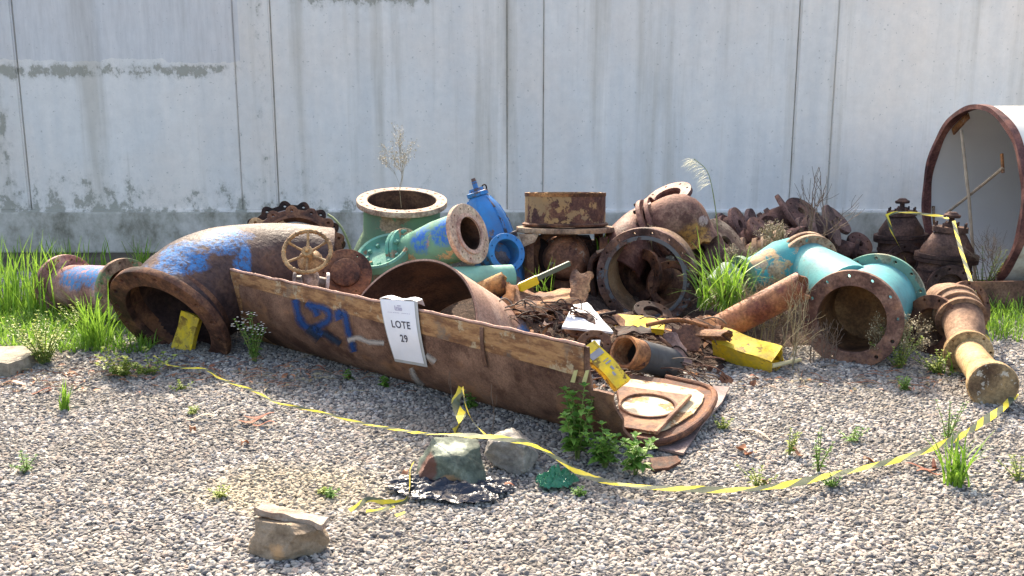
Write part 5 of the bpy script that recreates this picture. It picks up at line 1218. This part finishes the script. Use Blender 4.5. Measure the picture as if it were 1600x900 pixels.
# ------------------------------------------------------------------ plants
def addleaf(m, b, d, L, W, droop=.3, roll=0.0):
    d = d.normalized(); s = d.cross(Vector((0,0,1)))
    s = s.normalized() if s.length > .05 else Vector((1,0,0)); up_ = s.cross(d).normalized()
    s = s*math.cos(roll)+up_*math.sin(roll)
    o = len(m.v); prof = [(0,.06),(.22,.75),(.45,1),(.7,.72),(1,.02)]
    for t_, w_ in prof:
        c = b + d*L*t_ - Vector((0,0,1))*droop*L*t_*t_
        up2 = Vector((0,0,1))*.18*W*w_
        m.v += [c-s*W/2*w_+up2, c.copy(), c+s*W/2*w_+up2]
    for i in range(4):
        for k_ in (0, 1): m.f.append((o+3*i+k_, o+3*i+k_+1, o+3*i+4+k_, o+3*i+3+k_)); m.mi.append(m.m)
def plant(name, base, h, nst, nlv, L, W, label, mat='leaf', spread=.5, seed=1, cat='plant', lean=(0,0), group=None, flowers=0, droop=.35):
    r4 = random.Random(seed); base = Vector(base); t = thing(name, base, label, cat, group); ml = MB(); ms = MB(); mf = MB()
    for s in range(nst):
        a = r4.uniform(0, 6.283); e = Vector((math.cos(a), math.sin(a), 0))*spread*h*r4.uniform(.2, 1) + Vector((lean[0], lean[1], 0))*h
        hh = h*r4.uniform(.55, 1) if s else h
        if not s: e *= .2
        P = bez(base+e*.08, base+e*.25+Vector((0,0,hh*.4)), base+e*.7+Vector((0,0,hh*.75)), base+e+Vector((0,0,hh)), 8)
        ms.tube(P, [.0035*(1-.6*i/8)*(.6+h*1.5) for i in range(9)], None, 5)
        for k_ in range(nlv):
            f = .15+.85*(k_+r4.random()*.5)/nlv; i = min(int(f*8), 7); p = P[i].lerp(P[i+1], f*8-i) if f < 1 else P[8]
            for q in (0, math.pi):
                b_ = k_*1.57+q+r4.uniform(-.4, .4); sz = (1.15-.65*f)*r4.uniform(.7, 1.15)
                addleaf(ml, p, Vector((math.cos(b_), math.sin(b_), r4.uniform(.1, .7))), L*sz, W*sz, droop*r4.uniform(.3, 1.6), r4.uniform(-.4,.4))
        for q in range(4): addleaf(ml, P[8], Vector((math.cos(q*1.57+s), math.sin(q*1.57+s), .9)), L*.5, W*.5, .2)
        for q in range(flowers):
            p = P[8]+Vector((r4.gauss(0,.02), r4.gauss(0,.02), r4.uniform(-.03,.015)))
            for z in range(5): addleaf(mf, p, Vector((math.cos(z*1.26), math.sin(z*1.26), .3)), .007, .006, 0)
    ml.build('leaves', M[mat], t, smooth=60); ms.build('stem', M['stem'], t)
    if flowers: mf.build('flowers', M['flower'], t, smooth=0)
    return t
def grass(name, base, n_, h, spread, label, seed=1, mat='grass', w_=.006, group=None, kind=None, area=None, cat='grass tuft', stiff=.5, lean=(0,0)):
    r4 = random.Random(seed); base = Vector(base); m = MB()
    for k_ in range(n_):
        b = base.copy()
        if area: b += Vector((r4.uniform(-area[0], area[0]), r4.uniform(-area[1], area[1]), 0))
        else: b += Vector((r4.gauss(0, .15), r4.gauss(0, .15), 0))*spread*h
        a = r4.uniform(0, 6.283); L = h*r4.uniform(.45, 1.1); lat = spread*r4.uniform(.2, 1.0)*L
        e = Vector((math.cos(a)*lat+lean[0]*L, math.sin(a)*lat+lean[1]*L, 0)); up_ = math.sqrt(max(L*L-e.length_squared, (L*.15)**2)); s = Vector((-math.sin(a), math.cos(a), 0))
        if abs(s.x) < .3: s = Vector((.8, s.y, 0)).normalized()
        o = len(m.v); dr = r4.uniform(.0, stiff)*L*.6; K = 6
        for i in range(K+1):
            f = i/K; p = b+e*f**1.6+Vector((0,0,up_*f - dr*f*f*f)); ww = w_*r4.uniform(.85,1.1)*(1-f**2.2)*.5+.0004
            m.v += [p-s*ww, p+s*ww]
        for i in range(K): m.f.append((o+2*i, o+2*i+1, o+2*i+3, o+2*i+2)); m.mi.append(0)
    o = m.build(name, M[mat], loc=base, smooth=60)
    return tag(o, label, cat, group, kind)
def gp_(x, y): return gnd(x, y, 0)
plant('leafy_weed', gp_(902,718), .30, 9, 9, .062, .036, 'leafy bright green plant growing in front of the right half of the trough', seed=2, spread=.42, lean=(.0,0))
plant('leafy_weed', gp_(945,730), .17, 8, 6, .055, .034, 'low leafy plant spreading right of the taller bright green one', seed=12, spread=.6)
plant('leafy_weed', gp_(992,742), .15, 6, 6, .06, .036, 'small leafy plant at the lower right corner of the half pipe', seed=3, spread=.5)
plant('flowering_weed', gp_(398,566), .25, 10, 9, .03, .018, 'dark green bush with tiny white flowers at the left tip of the half pipe', seed=5, spread=.42, flowers=7)
plant('leafy_weed', gp_(545,594), .05, 4, 3, .03, .02, 'tiny green sprout beneath the middle of the half pipe', seed=6)
plant('leafy_weed', gp_(600,606), .05, 5, 3, .035, .022, 'tiny green sprout beneath the half pipe under the notice', seed=7)
plant('leafy_weed', gp_(735,640), .07, 4, 4, .035, .022, 'dark sprout beside the knotted tape', seed=8)
plant('bushy_weed', gp_(70,572), .27, 22, 10, .03, .018, 'yellow green bushy weed on the concrete slab at left', 'leafy', seed=9, spread=.75)
plant('bushy_weed', gp_(130,520), .2, 12, 8, .03, .018, 'yellow green weed below the pink flanged pipe', 'leafy', seed=19, spread=.7)
plant('round_leaf_weed', gp_(190,590), .12, 12, 5, .04, .032, 'low round leaved yellowing weed at the left foot of the big elbow', 'leafy', seed=10, spread=1.4)
plant('round_leaf_weed', gp_(235,588), .14, 6, 5, .042, .035, 'round leaved weed reaching up before the elbow mouth', 'leafy', seed=11, spread=1.2)
plant('feathery_weed', gp_(212,432), .30, 4, 12, .016, .010, 'thin seedy weed rising behind the pink pipe', 'leafy', seed=13, spread=.3)
plant('low_herb', gp_(1414,612), .07, 12, 6, .026, .009, 'small round bright green herb on the gravel under the tan pipe flanges', seed=14, spread=.8)
plant('weed_clump', gp_(1405,578), .22, 14, 9, .026, .015, 'weedy clump growing at the right foot of the teal tee', 'leafy', seed=15, spread=.7)
plant('weed_clump', gp_(1465,585), .12, 10, 7, .03, .016, 'low green weeds between the clump and the tan pipe', 'leafy', seed=16, spread=1.1)
plant('weed_clump', gp_(1535,470), .36, 14, 12, .03, .012, 'tall wispy weed against the lower rim of the white drum', 'leafy', seed=17, spread=.6)
for (x, y, h, s, lb) in [(1278,738,.17,21,'upright small weed behind the tape right of the red leaves'), (1232,712,.11,22,'small weed left of the upright one on the right gravel'), (1330,694,.07,23,'sparse tiny weed in the open gravel left of the tall tuft'),
                         (1185,762,.07,24,'yellowish weed touching the tape near the red leaves'), (1300,762,.05,25,'tiny weed right under the tape'), (1130,672,.05,26,'tiny sprig beside the purplish sheet'), (1480,690,.17,27,'bushy weed just left behind the tall grass tuft at right'),
                         (1592,752,.09,28,'yellowish weed at the right edge of the frame'), (40,738,.08,29,'small dark weed patch at the left edge of the gravel'), (345,778,.04,30,'tiny sprout on the sandy patch'), (515,778,.03,31,'flat green sprout on the gravel above the tan stone'),
                         (505,772,.02,32,'flattest green sprout left of the other by the tan stone'), (905,775,.03,33,'tiny sprout on the gravel right of the green bag'), (283,610,.05,34,'small sprout near the left start of the tape'),(300,648,.03,36,'tiny clover sprout under the tape at left')]:
    plant('small_weed', gp_(x, y), h, 6, 6, .026, .010, lb, 'leafy' if s % 2 == 0 else 'leaf', seed=s, spread=.45 if h > .1 else 1.2)
# grass
grass('grass_tuft', gp_(1494,756), 46, .24, .65, 'tall bright green grass tuft on the right gravel crossing the tape', 41, w_=.009)
grass('grass_tuft', gp_(104,642), 30, .17, .5, 'bright grass tuft alone on the gravel at far left', 42, w_=.007)
grass('grass_tuft', at(1128,482,5.7), 120, .52, .85, 'large arching bright grass clump growing out of the pile before the tan and teal reducer', 43, w_=.011, stiff=.9)
grass('dry_grass_clump', at(1130,480,5.7), 150, .24, 1.0, 'straw coloured dry grass at the foot of the arching clump', 44, 'dry', .004, stiff=1.2)
grass('grass_tuft', at(940,392,6.3), 12, .16, .8, 'small grass tuft sprouting beside the box valve flange', 45, w_=.007)
grass('grass_tuft', at(850,455,5.7), 12, .2, .9, 'thin grass blades rising in front of the box valve', 46, w_=.005, lean=(-.3,0))
grass('grass_tuft', at(985,500,5.9), 22, .16, 1.1, 'pale dry blades curling through the large dark ring', 47, 'dry', .005, stiff=1.5)
grass('grass_tuft', gp_(150,545), 70, .42, .6, 'tall grass tuft in front of the pink flanged pipe', 48, w_=.009)
grass('grass_tuft', gp_(226,425), 44, .30, .7, 'grass tuft near the wall above the pink pipe', 49, w_=.009)
grass('grass_clump', gp_(25,490), 260, .52, .5, 'dense tall bright grass clump at the left edge', 50, w_=.010, area=(.33,.25))
grass('grass_clump', gp_(30,425), 120, .34, .4, 'shaded grass clump growing along the wall foot at left', 51, w_=.010, area=(.7,.15))
grass('ground_grass', gp_(60,512), 5200, .13, .9, 'short grass and weeds covering the ground left of the pile', 52, w_=.008, area=(.85,.62), kind='stuff', cat='grass')
grass('ground_grass', gp_(1600,505), 1500, .15, .9, 'short green grass on the ground at the right edge', 53, w_=.006, area=(.55,.45), kind='stuff', cat='grass')
grass('ground_grass', Vector((.4,7.4,0)), 900, .10, .9, 'sparse dry weeds along the foot of the wall behind the pile', 54, 'dry', .005, area=(3.4,.8), kind='stuff', cat='grass')
grass('grass_tuft', at(1470,585,4.95), 16, .17, 1.0, 'arching grass blades beside the tan pipe flanges', 55, w_=.007, lean=(.4,0))
# dry branching weeds
def branchy(name, base, h, label, seed, r0=.004, spread=.5, depth=4, mat='twig', nst=1, lean=(0,0), nb=3, tips=None, cat='dry weed'):
    r4 = random.Random(seed); m = MB(); mt_ = MB(); base = Vector(base)
    def rec(p, d, L, r_, k_):
        q = p + d*L; mid = p+d*L*.5+Vector((r4.gauss(0,1), r4.gauss(0,1), r4.gauss(0,1)))*L*.07
        m.tube([p, mid, q], [r_, r_*.85, r_*.7], None, 4)
        if k_ == 0:
            if tips:
                for _ in range(3): addleaf(mt_, q+Vector((r4.gauss(0,.006), r4.gauss(0,.006), r4.gauss(0,.006))), Vector((r4.gauss(0,1), r4.gauss(0,1), r4.gauss(0,1))), .009, .005, 0)
            return
        for b in range(nb):
            dd = (d + Vector((r4.gauss(0,1), r4.gauss(0,1)*.8, r4.gauss(.15,.6)))*spread).normalized()
            rec(p.lerp(q, r4.uniform(.45, 1)), dd, L*r4.uniform(.45, .75), r_*.6, k_-1)
        rec(q, (d+Vector((r4.gauss(0,.15), r4.gauss(0,.15), 0))).normalized(), L*.7, r_*.7, k_-1)
    for s in range(nst): rec(base+Vector((r4.uniform(-.1,.1)*(nst>1), r4.uniform(-.05,.05), 0)), Vector((lean[0]+r4.gauss(0,.12), lean[1], 1)).normalized(), h*.38, r0, depth)
    t = thing(name, base, label, cat); m.build('branches', M[mat], t)
    if tips: mt_.build('seed_heads', M['dry'], t, smooth=0)
    return t
branchy('dry_weed', at(627,325,6.5), .52, 'delicate dry branching weed growing out of the green pipe mouth', 61, .0022, .38, 4, 'dry', tips=True)
branchy('dry_twigs', at(1262,440,6.3), .75, 'tall bare reddish twigs rising over the rusty fittings at right', 62, .006, .55, 3, 'twig', nst=3, lean=(-.12,0), nb=2)
branchy('dry_twigs', gnd(1225,545,0), .42, 'tangle of dry twigs under the diagonal rusty pipe', 63, .005, .9, 3, 'twig', nst=5, lean=(.1,0), nb=2)
branchy('dry_twigs', gnd(1240,580,0), .55, 'thin vine stems in front of the teal tee flange', 64, .0028, .5, 3, 'dry', nst=4, lean=(.2,0), nb=2)
branchy('dry_twigs', at(1208,395,6.6), .22, 'dry seedy weed tuft above the tan and teal reducer', 65, .003, .7, 3, 'dry', nst=6, nb=3, tips=True)
branchy('dry_weed', at(1005,400,6.3), .2, 'dry seedy sprig in front of the reddish bolted elbow', 66, .002, .5, 3, 'dry', nst=2, tips=True)
branchy('dry_twigs', gnd(1395,575,0), .3, 'pale dry sprigs by the right side of the teal tee', 67, .002, .6, 3, 'dry', nst=6, tips=True)
branchy('dry_twigs', at(1545,440,6.5), .4, 'wispy dry twigs across the lower part of the drum mouth', 68, .003, .6, 3, 'twig', nst=4, lean=(-.3,0))
branchy('dry_twigs', gnd(767,676,0), .35, 'single thin reddish stem standing in front of the half pipe', 69, .002, .2, 1, 'twig', nb=1)
branchy('dry_twigs', gnd(708,640,0), .36, 'thin dry stem beside the knotted tape before the half pipe', 70, .002, .15, 1, 'twig', nb=1)
branchy('dry_twigs', gnd(1180,535,.05), .40, 'straw coloured tangle filling the gap beneath the diagonal pipe', 71, .0025, .9, 3, 'dry', nst=9, nb=3)
branchy('dry_twigs', gnd(1290,570,0), .26, 'dark twiggy tangle at the left foot of the teal tee flange', 72, .003, .9, 3, 'twig', nst=7, nb=2)
branchy('dry_twigs', at(1160,420,6.3), .16, 'pale dry seed heads behind the arching grass clump', 73, .002, .7, 3, 'dry', nst=3, nb=3, tips=True)
# reed plume
t = thing('grass_plume', at(1128,450,5.9), 'single pale feathery grass plume curving high above the pile', 'grass plume')
P = smooth_path([at(1128,450,5.9), at(1122,370,5.9), at(1117,320,5.9), at(1106,270,5.9), at(1084,248,5.9)], 8)
m = MB(); m.tube(P, [.003]*20+[.0022]*(len(P)-20), None, 5); m.build('stem', M['stem'], t)
m = MB(); 
for i in range(len(P)-12, len(P)):
    for k_ in range(5): addleaf(m, P[i]+Vector((rnd.gauss(0,.004), 0, 0)), Vector((-.9, rnd.gauss(0,.3), -.15+rnd.gauss(0,.2))), .085, .004, .35)
m.build('plume', leafmat('plume', (.45,.46,.32), (.6,.6,.45), .4), t, smooth=0)

# fallen leaves and bark pieces
def fallen(x, y, L, W, ang, mat, label, name='fallen_leaf', curl=.3, z=.018):
    b = gnd(x, y, z); m = MB(); d = Vector((math.cos(ang), math.sin(ang), 0)); s = Vector((-d.y, d.x, 0)); K = 8
    for th in (0, .0012):
        for i in range(K+1):
            f = i/K; ww = W/2*math.sin(math.pi*min(max(f, .03), .97))**.7; c = b+d*L*(f-.5)+Vector((0,0,.012*math.sin(f*5+x)+th))
            m.v += [c-s*ww+Vector((0,0,curl*ww)), c, c+s*ww+Vector((0,0,curl*ww))]
    q0 = 3*(K+1)
    for i in range(K):
        for k_ in (0, 1):
            m.f.append((3*i+k_, 3*i+k_+1, 3*i+4+k_, 3*i+3+k_)); m.f.append((q0+3*i+3+k_, q0+3*i+4+k_, q0+3*i+k_+1, q0+3*i+k_)); m.mi += [0, 0]
    return tag(m.build(name, M[mat] if isinstance(mat, str) else mat, loc=b, smooth=60), label, 'leaf', 'fallen dry leaves')
m = MB(); r6 = random.Random(77)
for k in range(520):
    px, py = r6.choice([(r6.gauss(250,90), r6.gauss(577,12)), (r6.gauss(60,60), r6.gauss(590,12)), (r6.gauss(470,90), r6.gauss(585,14)), (r6.uniform(1150,1550), r6.gauss(592,12))]); b = gnd(px, min(py, 612), r6.uniform(.012,.03))
    m.m = r6.choice([0, 0, 1, 2]); a = r6.uniform(0, 6.28)
    if r6.random() < .5: addleaf(m, b, Vector((math.cos(a), math.sin(a), r6.uniform(-.1,.3))), r6.uniform(.02,.06), r6.uniform(.008,.02), .1, r6.uniform(-.6,.6))
    else:
        d = Vector((math.cos(a), math.sin(a)*.7, r6.uniform(-.05,.2))); m.tube([b-d*.04, b+Vector((0,0,.008)), b+d*.05], .0016, None, 4)
tag(m.build('leaf_litter', [M['redleaf'], M['twig'], M['dry']], loc=(0, 5, 0), smooth=60), 'dry leaf bits and twigs littering the gravel edge of the pile', 'leaf litter', kind='stuff')
bark = simple('red_bark', (.26,.10,.06), .8, .35, .5, 30); pale = simple('pale_bark', (.5,.38,.28), .8, .2)
for a in [(405,650,.13,.03,.15,bark,'long red brown leaf on the left gravel, upper of the cluster'), (392,657,.11,.028,.35,bark,'reddish curled leaf left in the left gravel cluster'), (412,662,.10,.02,-.1,bark,'lower dark red leaf of the left gravel cluster'),
          (312,652,.12,.018,.1,pale,'pale bark strip left of the red leaf cluster'), (301,671,.03,.03,1.2,'redleaf','small orange leaf below the pale bark strip'), (383,692,.055,.02,1.2,'redleaf','orange leaf standing alone under the red cluster'),
          (1180,677,.17,.02,-.95,pale,'long pale bark sliver on the gravel right of the purplish sheet'), (1158,700,.06,.04,.9,'redleaf','curled pinkish leaf right of the half pipe end'), (1172,708,.06,.035,-1.0,'redleaf','second curled pinkish leaf beside the first right of the half pipe'),
          (1245,706,.06,.02,-.9,'redleaf','reddish leaf between the two small weeds'), (1440,730,.12,.022,-.2,bark,'dark red leaf left of the tall tuft'), (1452,738,.10,.02,.1,bark,'dark red forked leaf below the first near the tall tuft'), (1460,726,.08,.018,1.3,bark,'upright dark red leaf piece against the tall tuft'),
          (1358,718,.06,.03,.5,'redleaf','dull pink leaf on the tape side of the right gravel'), (790,760,.07,.018,.0,bark,'dark red leaf lying on the black plastic edge'), (25,600,.14,.03,.1,'redleaf','orange brown leaf at the left edge before the slab'), (60,612,.12,.02,.3,bark,'brown strip leaf on the gravel at left'),
          (632,742,.05,.025,1.2,'redleaf','small rust coloured leaf by the torn tape scrap'), (1570,640,.1,.03,.1,bark,'brown leaf beside the closed pipe end'), (1195,752,.05,.02,.8,'redleaf','small pink leaf left of the yellowish weed'), (900,560+30,.02,.01,.2,'redleaf','tiny leaf under the trough'),
          (1182,750-160,.07,.03,.1,bark,'rusty leaf beneath the long yellow box'), (1190,601,.10,.012,-.9,pale,'thin pale sliver in front of the long yellow box'), (495,575,.10,.02,-.4,bark,'dark strip leaf in the trough shade'), (235,590,.09,.02,.3,bark,'red strip leaf before the elbow mouth')]:
    if a[0] == 900: continue
    fallen(*a)
